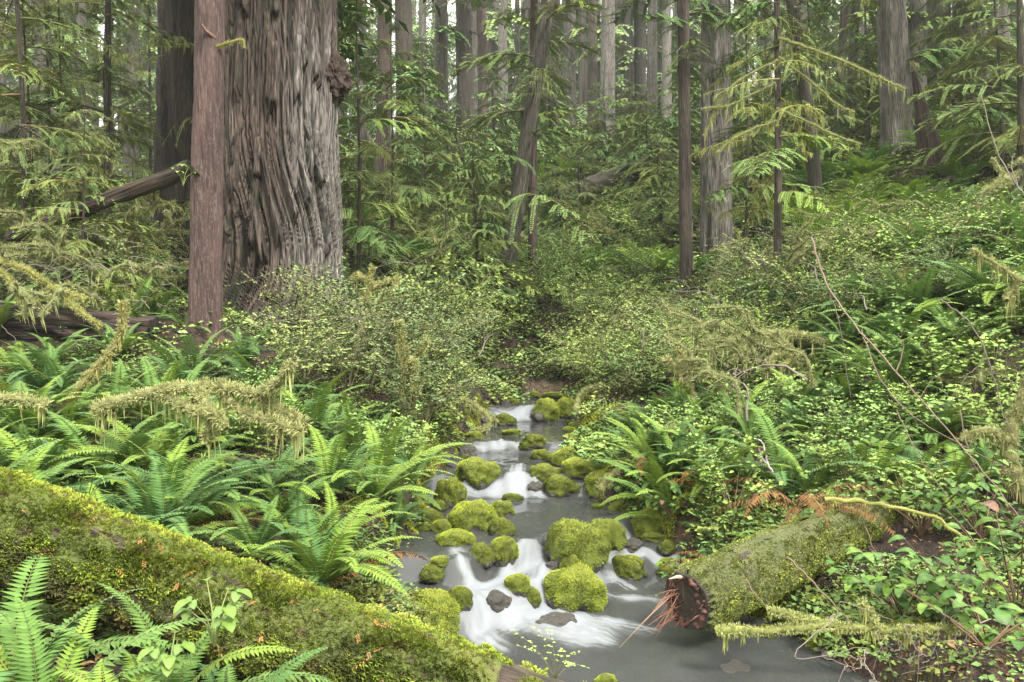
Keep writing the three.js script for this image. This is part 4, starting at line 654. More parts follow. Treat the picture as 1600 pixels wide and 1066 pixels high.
{ // dark fallen limb at left, the hillside log, the pale log and a rotten nurse log
  const a = [at(10, 372, 11.4), at(90, 345, 11.2), at(190, 305, 11), at(300, 262, 10.9)];
  const l = logOf('fallen_log', 'dark reddish broken log hanging across the left thicket', a, (t) => 0.1 * (0.8 + 0.3 * t) * (t < 0.06 ? 0.5 + 8 * t : 1), { rows: 90, sides: 26, amp: 0.02, c1: [0.16, 0.08, 0.06], mossy: 0.12, seed: 3 });
  logOf('fallen_log', 'dark brown fallen log lying on the slope at the head of the valley', [at(868, 318, 29), at(930, 292, 30), at(1012, 262, 31), at(1060, 250, 32)], () => 0.42, { rows: 80, sides: 30, amp: 0.05, c0: [0.04, 0.026, 0.02], c1: [0.12, 0.075, 0.05], mossy: 0.3, seed: 6, freq: 6 });
  logOf('fallen_log', 'thin pale grey fallen log behind the scarred trunk', [at(905, 452, 21), at(990, 436, 20.6), at(1060, 418, 20.4), at(1100, 405, 20.2)], (t) => 0.07 + 0.05 * t, { rows: 50, sides: 16, amp: 0.012, c0: [0.12, 0.1, 0.085], c1: [0.3, 0.27, 0.23], mossy: 0.15, seed: 7 });
  logOf('rotten_log', 'crumbling dark red rotten log at the left edge behind the ferns', [at(-160, 512, 9.6), at(20, 506, 9.5), at(130, 512, 9.4), at(240, 528, 9.3)], (t) => 0.26 * (1 - 0.3 * t), { rows: 120, sides: 50, amp: 0.06, c0: [0.03, 0.017, 0.013], c1: [0.1, 0.052, 0.038], mossy: 0.06, seed: 8, freq: 7 });
}

// ------------------------------------------------------------------ boulders
function boulderKit(seed) {
  const g = new THREE.IcosahedronGeometry(1, 36), src = g.attributes.position, map = new Map(), P = [], I = [];
  for (let k = 0; k < src.count; k++) { const key = [src.getX(k), src.getY(k), src.getZ(k)].map((x) => x.toFixed(4)).join(); if (!map.has(key)) { map.set(key, P.length); P.push([src.getX(k), src.getY(k), src.getZ(k)]); } I.push(map.get(key)); }
  const shape = (p) => { let r = 1 + 0.3 * fbm3(p[0] * 0.8 + seed * 5, p[1] * 0.8, p[2] * 0.8, 2) + 0.035 * n3(p[0] * 2 + seed, p[1] * 2, p[2] * 2); const q = tint(p, r); if (q[1] < -0.55) q[1] = -0.55 + (q[1] + 0.55) * 0.25; return q; };
  const rock = new Mesher(), moss = new Mesher(), hair = new Mesher(), R = rngOf(seed * 77 + 5), Q = P.map(shape);
  for (const p of Q) { const e = 0.02 * fbm3(p[0] * 5, p[1] * 5, p[2] * 5, 3); rock.v(...tint(p, 0.985 + e), tint(mixc([0.03, 0.027, 0.022], [0.1, 0.09, 0.075], 0.5 + 0.5 * fbm3(p[0] * 3, p[1] * 3, p[2] * 3 + seed, 3)), 1), p[0], p[2]); }
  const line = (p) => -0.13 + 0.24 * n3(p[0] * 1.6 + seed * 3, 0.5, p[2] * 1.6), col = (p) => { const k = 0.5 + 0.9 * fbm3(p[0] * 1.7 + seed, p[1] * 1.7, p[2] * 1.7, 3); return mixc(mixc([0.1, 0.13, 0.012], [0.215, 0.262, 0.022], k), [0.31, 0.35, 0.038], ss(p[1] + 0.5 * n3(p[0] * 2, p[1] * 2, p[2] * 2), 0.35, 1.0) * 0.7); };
  const lumpy = (p) => 0.03 + 0.02 * fbm3(p[0] * 3 + 3, p[1] * 3, p[2] * 3 + seed, 3) + 0.014 * n3(p[0] * 16, p[1] * 16, p[2] * 16);
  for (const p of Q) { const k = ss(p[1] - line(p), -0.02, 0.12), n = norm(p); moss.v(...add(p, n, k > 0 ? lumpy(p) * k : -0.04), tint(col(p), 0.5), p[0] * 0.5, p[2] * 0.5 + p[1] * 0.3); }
  for (let k = 0; k < I.length; k += 3) { rock.i.push(I[k], I[k + 1], I[k + 2]); if (Math.max(Q[I[k]][1] - line(Q[I[k]]), Q[I[k + 1]][1] - line(Q[I[k + 1]]), Q[I[k + 2]][1] - line(Q[I[k + 2]])) > -0.05) moss.i.push(I[k], I[k + 1], I[k + 2]); }
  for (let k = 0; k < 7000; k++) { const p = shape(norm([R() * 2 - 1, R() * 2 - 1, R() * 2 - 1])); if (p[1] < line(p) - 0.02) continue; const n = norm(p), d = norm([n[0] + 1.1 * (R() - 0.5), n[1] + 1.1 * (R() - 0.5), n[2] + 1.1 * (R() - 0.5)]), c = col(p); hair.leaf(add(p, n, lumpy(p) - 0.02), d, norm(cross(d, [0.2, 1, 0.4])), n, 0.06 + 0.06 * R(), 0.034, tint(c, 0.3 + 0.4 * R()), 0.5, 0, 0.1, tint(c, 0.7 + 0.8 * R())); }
  return { rock: rock.geo(), moss: moss.geo(), hair: hair.geo() };
}
const KITS = [1, 2, 3, 4, 5, 6, 7].map(boulderKit);
// pixel centre, pixel size, turn, squash in depth
function boulder(label, px, py, w, h, o = {}) {
  const D = o.D ?? waterD(px, Math.min(py + h / 2, 1100)), dep = (o.depth ?? 0.85) * w / 2 / F * D, Dc = D + dep * 0.75, W = w / 2 / F * Dc * 0.97, Hh = h / F * Dc / 1.75;
  const c = at(px, py + h / 2, Dc), k = KITS[(o.kit ?? Math.round(px * 7 + py * 3)) % 7], root = thing('mossy_boulder', label, 'boulder', [c[0], c[1] + Hh * 0.5, c[2]]);
  if (o.bare !== 1) { const m = part(root, 'moss', k.moss, M.moss); part(m, 'moss_tufts', k.hair, M.mossHair, 'stuff'); }
  part(root, 'rock', k.rock, M.rock);
  root.rotation.set(o.rx ?? 0, o.turn ?? ((px * 13 + py * 7) % 63) / 10, o.rz ?? 0, 'ZXY'); root.scale.set(W, Hh, W * 0.5 + dep * 0.5);
  if (o.dry) root.position.y += o.dry;
  return root;
}
boulder('large round mossy boulder nearest the slanting log at lower left of the stream', 682, 956, 92, 76, { kit: 0 });
boulder('small mossy boulder behind the large round one at the lower left bank', 717, 932, 42, 42);
boulder('broad mossy boulder in the pool left of centre, with a flat top', 741, 802, 74, 50, { kit: 1 });
boulder('mossy boulder tucked behind the broad flat one, brownish on top', 783, 793, 44, 26);
boulder('small dark sided mossy boulder right of the broad flat one', 785, 823, 42, 30);
boulder('low mossy boulder at the left edge of the middle pool', 711, 839, 58, 26);
boulder('round mossy boulder, left one of the pair above the cascade', 753, 865, 42, 36);
boulder('taller mossy boulder, right one of the pair above the cascade', 788, 857, 44, 50, { kit: 3 });
boulder('biggest mossy boulder on the right side of the cascade', 900, 845, 98, 78, { kit: 4, rz: -0.2 });
boulder('mossy boulder behind the biggest one, beside the little right fall', 946, 832, 64, 54);
boulder('mossy boulder wedged between the biggest one and the bright oval one', 893, 882, 50, 40);
boulder('bright oval mossy boulder in the middle of the white water', 897, 917, 92, 76, { kit: 5, rz: -0.25 });
boulder('rounded mossy boulder standing alone right of the white water', 980, 883, 58, 42);
boulder('dark mossy stone split in the cascade, upper half', 808, 911, 40, 36);
boulder('dark mossy stone below its split twin in the cascade', 832, 931, 26, 34);
boulder('wide mossy boulder beside the upper chute', 746, 736, 80, 46, { kit: 2 });
boulder('small mossy wedge leaning on the wide boulder by the upper chute', 742, 748, 34, 28, { rz: -0.5 });
boulder('mossy boulder set into the left bank below the upper chute', 703, 766, 54, 52, { kit: 6 });
boulder('little mossy stone at the foot of the bank boulder', 686, 790, 28, 18);
boulder('dark low mossy boulder right of the upper chute', 851, 738, 54, 28);
boulder('mossy stone on top of the cluster in the upper pool', 833, 687, 40, 24);
boulder('front stone of the cluster in the upper pool', 824, 695, 32, 15);
boulder('right stone of the cluster in the upper pool', 845, 690, 20, 15);
boulder('small bright mossy stone below the cluster in the upper pool', 845, 709, 34, 18);
boulder('flat mossy stone in the highest pool', 800, 675, 32, 12);
boulder('flat mossy stone in the foam below the upper chute', 801, 776, 32, 12);
boulder('tiny mossy stone in the left of the second pool', 727, 713, 14, 7);
boulder('slab shaped mossy rock beside the top fall', 852, 640, 46, 40, { rz: -0.6 });
boulder('dark mossy rock right of the slab beside the top fall', 884, 636, 36, 36);
boulder('bright mossy rock crowning the top fall', 868, 617, 48, 12);
boulder('small round mossy rock left of the crown of the top fall', 836, 616, 16, 12);
boulder('mossy rock at the left shore beside the top fall', 788, 655, 40, 20);
boulder('low mossy rock on the left shore of the upper pool', 718, 697, 36, 12);
boulder('mossy bank rock just above the dark low boulder on the right', 886, 712, 44, 34);
boulder('second mossy bank rock rising behind the dark low boulder', 905, 730, 56, 34, { kit: 2 });
boulder('mossy bank rock at the right foot of the upper chute', 874, 757, 60, 34, { kit: 1 });
boulder('uneven mossy bank rock overlooking the second pool', 912, 692, 56, 44, { kit: 6 });
boulder('arched mossy mound on the right bank above the middle pool', 952, 752, 74, 52, { kit: 3 });
boulder('long mossy stone low on the right shore of the middle pool', 966, 790, 32, 16, { rz: 0.3 });
boulder('mossy boulder half hidden by leaves beside the little right fall', 1022, 812, 74, 56, { kit: 0 });
boulder('low mossy boulder on the left shore beside the first cascade', 685, 893, 56, 28);
boulder('brown green stone behind the low shore boulder', 691, 876, 38, 18);
boulder('dark brown stone almost under water at the bottom edge', 1152, 1044, 88, 16, { kit: 5, bare: 1 });
boulder('small mossy stone cut by the bottom edge', 946, 1061, 34, 16);
boulder('wet dark stone awash below the bright oval boulder', 872, 968, 66, 22, { bare: 1 });
boulder('small wet black stone left of the wedged boulder', 862, 883, 20, 16, { bare: 1 });
boulder('wet dark stone under the lower left fall', 778, 936, 44, 34, { bare: 1 });
boulder('dark wet stone at the foot of the little right fall', 988, 850, 36, 22, { bare: 1 });
boulder('dark wet stone beside the upper chute on its right', 836, 758, 26, 18, { bare: 1 });

{ // small stones along the water's edge
  const R = rngOf(77), ed = [5, 6, 7.2, 8.2, 9, 10, 11, 12.2];
  for (let k = 0; k < 34; k++) { const D = 4.9 + 8.3 * R(), e = edges(D), x = R() < 0.5 ? e[0] + 0.2 * R() - 0.05 : e[1] - 0.2 * R() + 0.05, kit = KITS[k % 7], r = 0.03 + 0.07 * R() * R() + 0.004 * D, root = thing('stream_stone', 'small stone at the edge of the stream', 'stone', [x, level(x, D) + r * 0.15, -D], 'small stones along the stream'); if (R() < 0.75) { const m = part(root, 'moss', kit.moss, M.moss); part(m, 'moss_tufts', kit.hair, M.mossHair, 'stuff'); } part(root, 'rock', kit.rock, M.rock); root.rotation.y = R() * 6.28; root.scale.set(r, r * (0.5 + 0.4 * R()), r * (0.7 + 0.5 * R())); }
}

// ------------------------------------------------------------------ sword ferns
const clear = (x, D, m = 0.12) => inStream(x, D) > m;
{
  const R = rngOf(700), protos = [];
  const near = (label, group, px, D, size, tone, n = 13, dead = 0.03, lift = 0) => {
    const p = gp(px, D), root = thing('sword_fern', label, 'fern', [p[0], p[1] - 0.03 + lift, p[2]], group); fillFern(root, R, n, size, tone, dead); return root;
  };
  // hero ferns, each its own
  near('large sword fern arching just behind the slanting log, left of centre', null, 260, 4.75, 0.9, 0, 18);
  near('sword fern with long fronds behind the log near the left edge', null, 70, 4.7, 0.95, 2, 15);
  near('pale green sword fern leaning over the log below the mossy branch', null, 150, 4.2, 0.75, 2, 13);
  near('sword fern with upright fronds behind the middle of the slanting log', null, 400, 4.8, 0.66, 0, 15);
  near('sword fern spreading behind the log near the stream', null, 505, 4.8, 0.6, 0, 15);
  near('sword fern with drooping bright fronds on the left bank of the stream', null, 585, 6.2, 0.95, 1, 18, 0.02);
  near('sword fern at the foot of the slim reddish trunk', null, 300, 8.4, 0.95, 0, 14);
  near('sword fern left of the slim trunk among the dark soil', null, 60, 7.6, 0.9, 0, 12);
  near('dark sword fern beneath the mossy branch', null, 420, 5.9, 0.85, 2, 14);
  near('sword fern beneath the slanting log, first from the left edge', null, 10, 2.75, 0.75, 1, 14, 0.03, 0.06);
  near('sword fern beneath the slanting log, under its mossiest stretch', null, 260, 2.75, 0.68, 0, 14, 0.03, 0.06);
  near('sword fern beneath the slanting log in the lower left corner', null, 60, 2.5, 0.72, 0, 16, 0.08, 0.02);
  near('sword fern beneath the slanting log next to the pale leafed plant', null, 360, 2.6, 0.6, 2, 13, 0.04, 0.02);
  near('sword fern at the bottom edge below the slanting log', null, 190, 2.3, 0.6, 1, 14, 0.1, 0.0);
  near('small sword fern under the log at the bottom edge, right one', null, 460, 2.5, 0.5, 2, 11, 0.04, 0.02);
  near('sword fern with tall pale fronds in the right bank behind the broken log', null, 1225, 6.6, 0.9, 2, 11, 0.02);
  near('sword fern with a frond curling over the broken log', null, 1215, 5.75, 0.55, 0, 9, 0.02);
  near('yellowish sword fern spreading left above the broken log', null, 1120, 6.7, 0.75, 1, 11, 0.1);
  { const p = gp(1245, 5.95); p[1] += 0.2; const root = thing('dead_fern', 'withered rust brown fern hanging behind the broken log', 'fern', p); for (let k = 0; k < 9; k++) { const f = part(root, 'dead_frond', DEAD[k % 2], fernTones[0]); f.rotation.set(0, k * 0.75 + R(), 0, 'YXZ'); f.scale.setScalar(0.65 + 0.25 * R()); } }
  { const p = gp(1120, 5.85); p[1] += 0.1; const root = thing('dead_fern', 'small withered brown fern near the splintered log end', 'fern', p); for (let k = 0; k < 7; k++) { const f = part(root, 'dead_frond', DEAD[k % 2], fernTones[0]); f.rotation.set(0, k * 0.9 + R(), 0, 'YXZ'); f.scale.setScalar(0.34 + 0.14 * R()); } }
  // fern copies, a few patterns set again and again at other turns
  for (let k = 0; k < 6; k++) { const o = new THREE.Group(); fillFern(o, R, 12 + k, 1, k % 3, 0.03); protos.push(o); }
  const put = (label, group, px, D, size) => {
    const p = gp(px, D); if (!clear(p[0], D, 0.15)) return; const o = protos[Math.floor(R() * 6)].clone(); o.name = numbered('sword_fern'); tag(o, label, 'fern', group);
    o.position.set(p[0], p[1] - 0.03, p[2]); o.rotation.set(0.2 * (R() - 0.5), R() * 6.28, 0.2 * (R() - 0.5), 'YXZ'); o.scale.setScalar(size * (0.75 + 0.45 * R())); scene.add(o);
  };
  for (let k = 0; k < 40; k++) put('sword fern in the thick fern bank between the slanting log and the stream', 'ferns of the left bank', -60 + 660 * R(), 4.6 + 3.3 * R(), 0.8);
  for (let k = 0; k < 14; k++) put('sword fern low on the shaded soil under the big trunks', 'ferns under the big trunks', -40 + 620 * R(), 8 + 2.6 * R(), 0.75);
  for (let k = 0; k < 64; k++) put('sword fern in the green tangle right of the stream', 'ferns of the right bank', 1000 + 560 * R(), 6.4 + 3 * R(), 0.72);
  for (let k = 0; k < 60; k++) put('sword fern growing on the right hillside', 'ferns of the right hillside', 1230 + 400 * R(), 9 + 8 * R(), 1.15);
  for (let k = 0; k < 6; k++) put('sword fern at the left brink of the stream', 'ferns at the left brink', 600 + 70 * R(), 5.6 + 2.2 * R(), 0.6);
  // distant ferns too small to show their fronds: one mesh each
  const farGeo = [0, 1, 2].map((s) => { const m = new Mesher(), Q = rngOf(760 + s); for (let k = 0; k < 13; k++) { const yaw = k * 2.4 + Q(), a0 = 0.3 + 0.5 * Q(), P = []; let p = [0, 0, 0]; for (let j = 0; j <= 6; j++) { P.push(p); const a = a0 + 1.3 * Math.pow(j / 6, 1.3); p = add(p, [Math.sin(a) * Math.sin(yaw), Math.cos(a), Math.sin(a) * Math.cos(yaw)], 1 / 6); } const sd = [Math.cos(yaw), 0, -Math.sin(yaw)];
    for (let j = 0; j < 24; j++) { const t = 0.1 + 0.9 * j / 24, f = t * 6, i = Math.min(5, Math.floor(f)), o = lerp3(P[i], P[i + 1], f - i), d = norm(sub(P[i + 1], P[i])), L = 0.13 * Math.pow(1 - t * t * t, 0.8) + 0.01; for (const q of [-1, 1]) { const e = norm(add(tint(sd, q), d, 0.4)), up = norm(cross(sd, d)); m.leaf(o, e, norm(cross(up, e)), up, L, 0.04, tint(mixc([0.07, 0.13, 0.035], [0.15, 0.23, 0.05], 0.4 * t + 0.5 * Q()), 0.9 + 0.2 * Q()), 0.3, 0.1, 0.2); } } } return m.geo(); });
  const putFar = (label, group, px, D, size, tone) => { const p = gp(px, D), m = new THREE.Mesh(farGeo[Math.floor(R() * 3)], fernTones[tone]); m.name = numbered('sword_fern'); tag(m, label, 'fern', group); m.castShadow = m.receiveShadow = true; m.position.set(p[0], p[1] - 0.03, p[2]); m.rotation.y = R() * 6.28; m.scale.setScalar(size * (0.75 + 0.5 * R())); scene.add(m); };
  for (let k = 0; k < 26; k++) putFar('sunny yellow green sword fern in the patch left of the reddish snag', 'bright ferns of the right slope', 1255 + 110 * R(), 15.5 + 5 * R(), 1.05, 1);
  for (let k = 0; k < 110; k++) putFar('small looking sword fern on the slope at the head of the valley', 'ferns of the far slope', 560 + 520 * R(), 18 + 18 * R(), 1.1, k % 3);
  for (let k = 0; k < 40; k++) putFar('sword fern far up the right slope', 'ferns far up the right slope', 1220 + 420 * R(), 16 + 12 * R(), 1.1, k % 3);
  for (let k = 0; k < 24; k++) putFar('sword fern in the thicket left of the big trunks', 'ferns of the left thicket', -60 + 330 * R(), 12 + 14 * R(), 1.0, k % 3);
}

// ------------------------------------------------------------------ shrubs
{
  const R = rngOf(800);
  const make = (kit, tone) => { const o = new THREE.Group(); part(o, 'stems', kit.stems, M.stem); part(o, 'foliage', kit.leaves, leafTones[tone]); return o; };
  const sets = { fine: SHRUBS.flatMap((k) => [make(k, 0), make(k, 1), make(k, 3)]), dull: SHRUBS_DULL.flatMap((k) => [make(k, 0), make(k, 2), make(k, 1)]), big: SHRUBS_BIG.flatMap((k) => [make(k, 0), make(k, 1)]) };
  const put = (set, name, label, group, px, D, size, lift = 0) => {
    const p = gp(px, D); if (!clear(p[0], D, 0.3 * size)) return; const s = sets[set], o = s[Math.floor(R() * s.length)].clone(); o.name = numbered(name); tag(o, label, 'shrub', group);
    o.position.set(p[0], p[1] - 0.05 + lift, p[2]); o.rotation.set(0.25 * (R() - 0.5), R() * 6.28, 0.25 * (R() - 0.5), 'YXZ'); const q = size * (0.75 + 0.5 * R()); o.scale.set(q, q * (0.8 + 0.4 * R()), q); scene.add(o); return o;
  };
  put('dull', 'huckleberry_shrub', 'wide olive green shrub right of the redwood base above the left bank', null, 575, 9.6, 1.5);
  put('dull', 'huckleberry_shrub', 'twiggy olive shrub in front of the huge redwood base', null, 470, 10.5, 1.2);
  put('fine', 'huckleberry_shrub', 'pale green shrub below the bushy young conifer', null, 700, 14, 1.6);
  put('dull', 'huckleberry_shrub', 'hazy olive shrub hanging over the upper left bank of the stream', null, 668, 10.6, 1.4);
  const areas = [
    ['dull', 26, 'olive twiggy shrub in the thicket between the redwood and the stream', 'olive shrubs of the left bank', 440, 730, 8.6, 13.5, 1.2],
    ['fine', 34, 'green fine leaved shrub in the middle of the valley floor', 'shrubs of the valley floor', 640, 1060, 13.5, 20, 1.15],
    ['dull', 16, 'pale twiggy shrub in the brush right of the valley floor', 'twiggy shrubs right of the stream', 930, 1300, 10, 15, 1.1],
    ['fine', 26, 'green shrub at the upper right bank above the ferns', 'shrubs of the upper right bank', 940, 1350, 9.6, 14, 0.95],
    ['fine', 26, 'pale green shrub covering the right hillside', 'shrubs of the right hillside', 1320, 1640, 10, 20, 1.1],
    ['dull', 14, 'greyish twiggy shrub on the right hillside', 'grey shrubs of the right hillside', 1340, 1640, 9.5, 15, 1.05],
    ['dull', 18, 'olive shrub in the dim thicket at the left', 'olive shrubs of the left thicket', -60, 250, 11, 18, 1.15],
    ['fine', 22, 'green shrub in the left thicket behind the olive ones', 'green shrubs of the left thicket', -60, 260, 13, 24, 1.5],
    ['fine', 60, 'green shrub on the slope at the head of the valley', 'shrubs of the far slope', 550, 1220, 20, 38, 1.5],
    ['big', 26, 'broad leaved shrub on the right bank among ferns', 'broad leaved shrubs of the right bank', 1010, 1420, 5.9, 8.6, 0.62],
    ['big', 14, 'broad leaved shrub on the right hillside', 'broad leaved shrubs of the right hillside', 1380, 1640, 7, 12, 0.9],
    ['fine', 16, 'small green shrub at the brink of the upper pools', 'shrubs by the upper pools', 640, 740, 9.5, 13, 0.7],
    ['big', 10, 'leafy shrub on the left bank among the sword ferns', 'leafy shrubs of the left bank', 300, 660, 5.8, 8, 0.5],
  ];
  for (const [set, n, label, group, x0, x1, d0, d1, size] of areas) for (let k = 0; k < n; k++) put(set, set === 'big' ? 'salmonberry_shrub' : 'huckleberry_shrub', label, group, lerp(x0, x1, R()), lerp(d0, d1, R()), size);
}

// ------------------------------------------------------------------ broad glossy leaves at lower right, trefoil plants at lower left
function ovalLeaf(seed, c1, c2, wide = 0.62) { // a leaf of length 1 along +z, 16 triangles
  const R = rngOf(seed), m = new Mesher(), N = 8, L = [], C = [], E = [];
  for (let k = 0; k <= N; k++) { const t = k / N, w = wide * 0.5 * Math.pow(Math.sin(PI * Math.pow(t, 0.82)), 0.62), y = 0.1 * Math.sin(t * PI) - 0.22 * t * t, c = tint(mixc(c1, c2, R()), 0.9 + 0.2 * R()); C.push(m.v(0, y, t, tint(c, 1.2))); L.push(m.v(-w, y + 0.12 * w * 2, t, c)); E.push(m.v(w, y + 0.12 * w * 2, t, c)); }
  for (let k = 0; k < N; k++) m.i.push(L[k], L[k + 1], C[k + 1], L[k], C[k + 1], C[k], C[k], C[k + 1], E[k + 1], C[k], E[k + 1], E[k]);
  return m.geo();
}
{
  const R = rngOf(810), LV = [0, 1, 2, 3].map((k) => ovalLeaf(820 + k, [0.042, 0.085, 0.016], [0.085, 0.14, 0.026], 0.6 + 0.06 * k)), oldLeaf = ovalLeaf(830, [0.06, 0.036, 0.026], [0.09, 0.056, 0.042]);
  const tones = [M.leaf, leafTones[1], leafTones[2]].map((m) => { const q = m.clone(); q.roughness = 0.5; q.transmission = 0.2; q.specularIntensity = 0.45; return q; });
  const salal = (label, px, D, h, n, size, spread = 0.35, group) => {
    h *= 0.85; spread *= 1.35; const p = gp(px, D), root = thing('salal_shrub', label, 'shrub', [p[0], p[1], p[2]], group), st = new Mesher();
    n = Math.round(n * 1.7); size *= 0.88; const stems = 11, P = []; for (let s = 0; s < stems; s++) { const a = s * 2.4 + R(), o = spread * (0.4 + 0.8 * R()), q = []; for (let j = 0; j <= 6; j++) { const t = j / 6; q.push([Math.sin(a) * o * t + 0.02 * (R() - 0.5), h * (0.5 + 0.6 * (s % 3) / 2) * Math.pow(t, 0.75), Math.cos(a) * o * t + 0.02 * (R() - 0.5)]); } st.tube(q, (t) => 0.006 * (1 - 0.7 * t), 5, [0.12, 0.07, 0.04]); P.push([q, a]); }
    part(root, 'stems', st.geo(), M.stem);
    for (let k = 0; k < n; k++) { const [q, a] = P[k % stems], t = 0.3 + 0.7 * R(), i = Math.min(5, Math.floor(t * 6)), o = lerp3(q[i], q[i + 1], t * 6 - i), dead = R() < 0.012, lf = part(root, 'leaf', dead ? oldLeaf : LV[k % 4], dead ? M.leaf : tones[Math.floor(R() * 3)]); lf.position.set(o[0] + 0.05 * (R() - 0.5), o[1], o[2] + 0.05 * (R() - 0.5)); lf.rotation.set(-0.05 + 0.7 * (R() - 0.4), a + (R() - 0.5) * 3.4, 0.5 * (R() - 0.5), 'YXZ'); lf.scale.setScalar(size * (0.7 + 0.6 * R())); if (dead) lf.userData.label = 'pale withered leaf'; }
    return root;
  };
  salal('leafy salal shrub right of the broken log, nearest the stream', 1410, 4.75, 0.5, 60, 0.1);
  salal('leafy salal shrub above the mossy branch at lower right', 1500, 4.5, 0.62, 60, 0.105);
  salal('salal shrub cut by the right edge of the picture', 1590, 4.4, 0.75, 60, 0.11);
  salal('salal shrub behind the far end of the broken log', 1440, 5.8, 0.6, 56, 0.1);
  salal('salal shrub on the right bank next to the diagonal bare twigs', 1530, 5.6, 0.75, 56, 0.1);
  salal('salal shrub with pale leaves high at the right edge', 1590, 6.3, 0.8, 50, 0.1);
  salal('salal shrub between the broken log and the little right fall', 1085, 5.95, 0.32, 40, 0.085, 0.24);
  salal('drooping salal twig beside the foam of the right fall', 1050, 5.75, 0.22, 22, 0.08, 0.2);
  salal('salal shrub over the boulder right of the middle pool', 1050, 6.7, 0.4, 40, 0.08, 0.3);
  salal('low salal shrub behind the withered fern', 1330, 6.6, 0.5, 44, 0.09, 0.35);
  salal('low salal shrub at the foot of the tall pale fern', 1180, 7.2, 0.42, 40, 0.085, 0.35);
  salal('salal shrub between tangled roots at the bottom right corner', 1540, 3.95, 0.4, 40, 0.09, 0.35);
  const PALE = ovalLeaf(841, [0.055, 0.095, 0.02], [0.078, 0.125, 0.026], 0.72);
  const tref = (label, base, h, n, size) => { const root = thing('thimbleberry_plant', label, 'plant', base), st = new Mesher(), tips = []; for (let k = 0; k < n; k++) { const a = k * 2.2 + R(), t = [Math.sin(a) * h * 0.4, h * (0.55 + 0.5 * k / n), Math.cos(a) * h * 0.4]; st.tube([[0, 0, 0], [t[0] * 0.35, t[1] * 0.6, t[2] * 0.35], t], (u) => 0.004 * (1 - 0.6 * u), 5, [0.16, 0.2, 0.06]); tips.push([t, a]); } part(root, 'stem', st.geo(), M.stem);
    for (const [t, a] of tips) for (const q of [-1, 0, 1]) { const lf = part(root, 'leaf', PALE, tones[q === 0 ? 1 : 0]); lf.position.set(...t); lf.rotation.set(0.15 + 0.2 * R(), a + q * 1.25, 0.2 * q, 'YXZ'); lf.scale.setScalar(size * (q ? 0.8 : 1) * (0.85 + 0.3 * R())); } };
  tref('pale green three leafed plant in front of the slanting log, upper one', at(335, 1010, 2.55), 0.2, 8, 0.058);
  tref('pale green three leafed plant in front of the slanting log, lower one', at(265, 1062, 2.45), 0.13, 8, 0.05);
  tref('small pale leafed plant beside the slim reddish trunk', at(286, 290, 9.7), 0.28, 5, 0.09);
}
{ // long grass blades behind the slanting log
  const R = rngOf(850), p = gp(120, 4.3), root = thing('grass_tussock', 'long arching grass blades behind the slanting log at left', 'grass', p);
  for (let k = 0; k < 22; k++) { const m = new Mesher(), a = 0.6 + (R() - 0.4) * 2.2, L = 0.7 + 0.5 * R(); let q = [0.1 * (R() - 0.5), 0, 0.1 * (R() - 0.5)], pr = null; const s = [Math.cos(a), 0, -Math.sin(a)], c = tint([0.14, 0.24, 0.06], 0.8 + 0.5 * R()); for (let j = 0; j <= 9; j++) { const t = j / 9, w = 0.006 * (1 - t * 0.95), l = m.v(...add(q, s, w), c), e = m.v(...add(q, s, -w), c); if (pr) m.i.push(pr[0], pr[1], e, pr[0], e, l); pr = [l, e]; const g = 0.25 + 2.1 * t * t; q = add(q, [Math.sin(g) * Math.sin(a), Math.cos(g), Math.sin(g) * Math.cos(a)], L / 9); } part(root, 'blade', m.geo(), M.leaf); }
}

// ------------------------------------------------------------------ mossy branches and bare twigs
const PM = [0.2, 0.205, 0.08];
mossyBranch('mossy_branch', 'moss draped branch arching over the ferns at left', [[at(150, 640, 5.6), at(240, 614, 5.5), at(330, 604, 5.4), at(400, 618, 5.3), at(450, 648, 5.25), at(478, 665, 5.2)], [at(250, 612, 5.5), at(300, 640, 5.3), at(335, 645, 5.2), at(352, 668, 5.15)], [at(345, 606, 5.4), at(375, 640, 5.3), at(420, 658, 5.2), at(470, 672, 5.1)], [at(300, 606, 5.4), at(320, 625, 5.3), at(325, 690, 5.2)], [at(400, 618, 5.3), at(435, 600, 5.2), at(460, 560, 5.1)]], { r: 0.03, hang: 0.26, per: 1300, hair: 0.042, c: PM, seed: 21 });
mossyBranch('mossy_branch', 'moss hung upright dead stem left of the slim trunk', [[at(95, 645, 6.6), at(130, 600, 6.6), at(165, 560, 6.6), at(188, 520, 6.6), at(192, 470, 6.6)]], { r: 0.025, hang: 0.24, per: 900, hair: 0.042, c: [0.22, 0.2, 0.07], seed: 22 });
mossyBranch('mossy_branch', 'mossy low branch entering from the left edge', [[at(-40, 620, 5.6), at(20, 622, 5.6), at(75, 632, 5.6)]], { r: 0.03, hang: 0.26, per: 1100, hair: 0.042, c: PM, seed: 23 });
mossyBranch('mossy_branch', 'spreading mossy dead branch on the right side of the valley', [[at(1110, 545, 9.6), at(1150, 530, 9.5), at(1195, 522, 9.5), at(1230, 520, 9.4), at(1270, 528, 9.3), at(1330, 545, 9.3)], [at(1205, 522, 9.5), at(1212, 545, 9.3), at(1240, 560, 9.2), at(1262, 590, 9.1), at(1300, 605, 9)], [at(1225, 520, 9.4), at(1222, 550, 9.2), at(1205, 560, 9.1), at(1198, 580, 9)], [at(1245, 525, 9.4), at(1280, 540, 9.4), at(1320, 570, 9.3)], [at(1180, 524, 9.5), at(1160, 550, 9.4), at(1140, 568, 9.4)], [at(1240, 560, 9.2), at(1222, 575, 9.1), at(1220, 610, 9)]], { r: 0.035, hang: 0.32, per: 1100, hair: 0.045, c: PM, seed: 24, w: 0.006 });
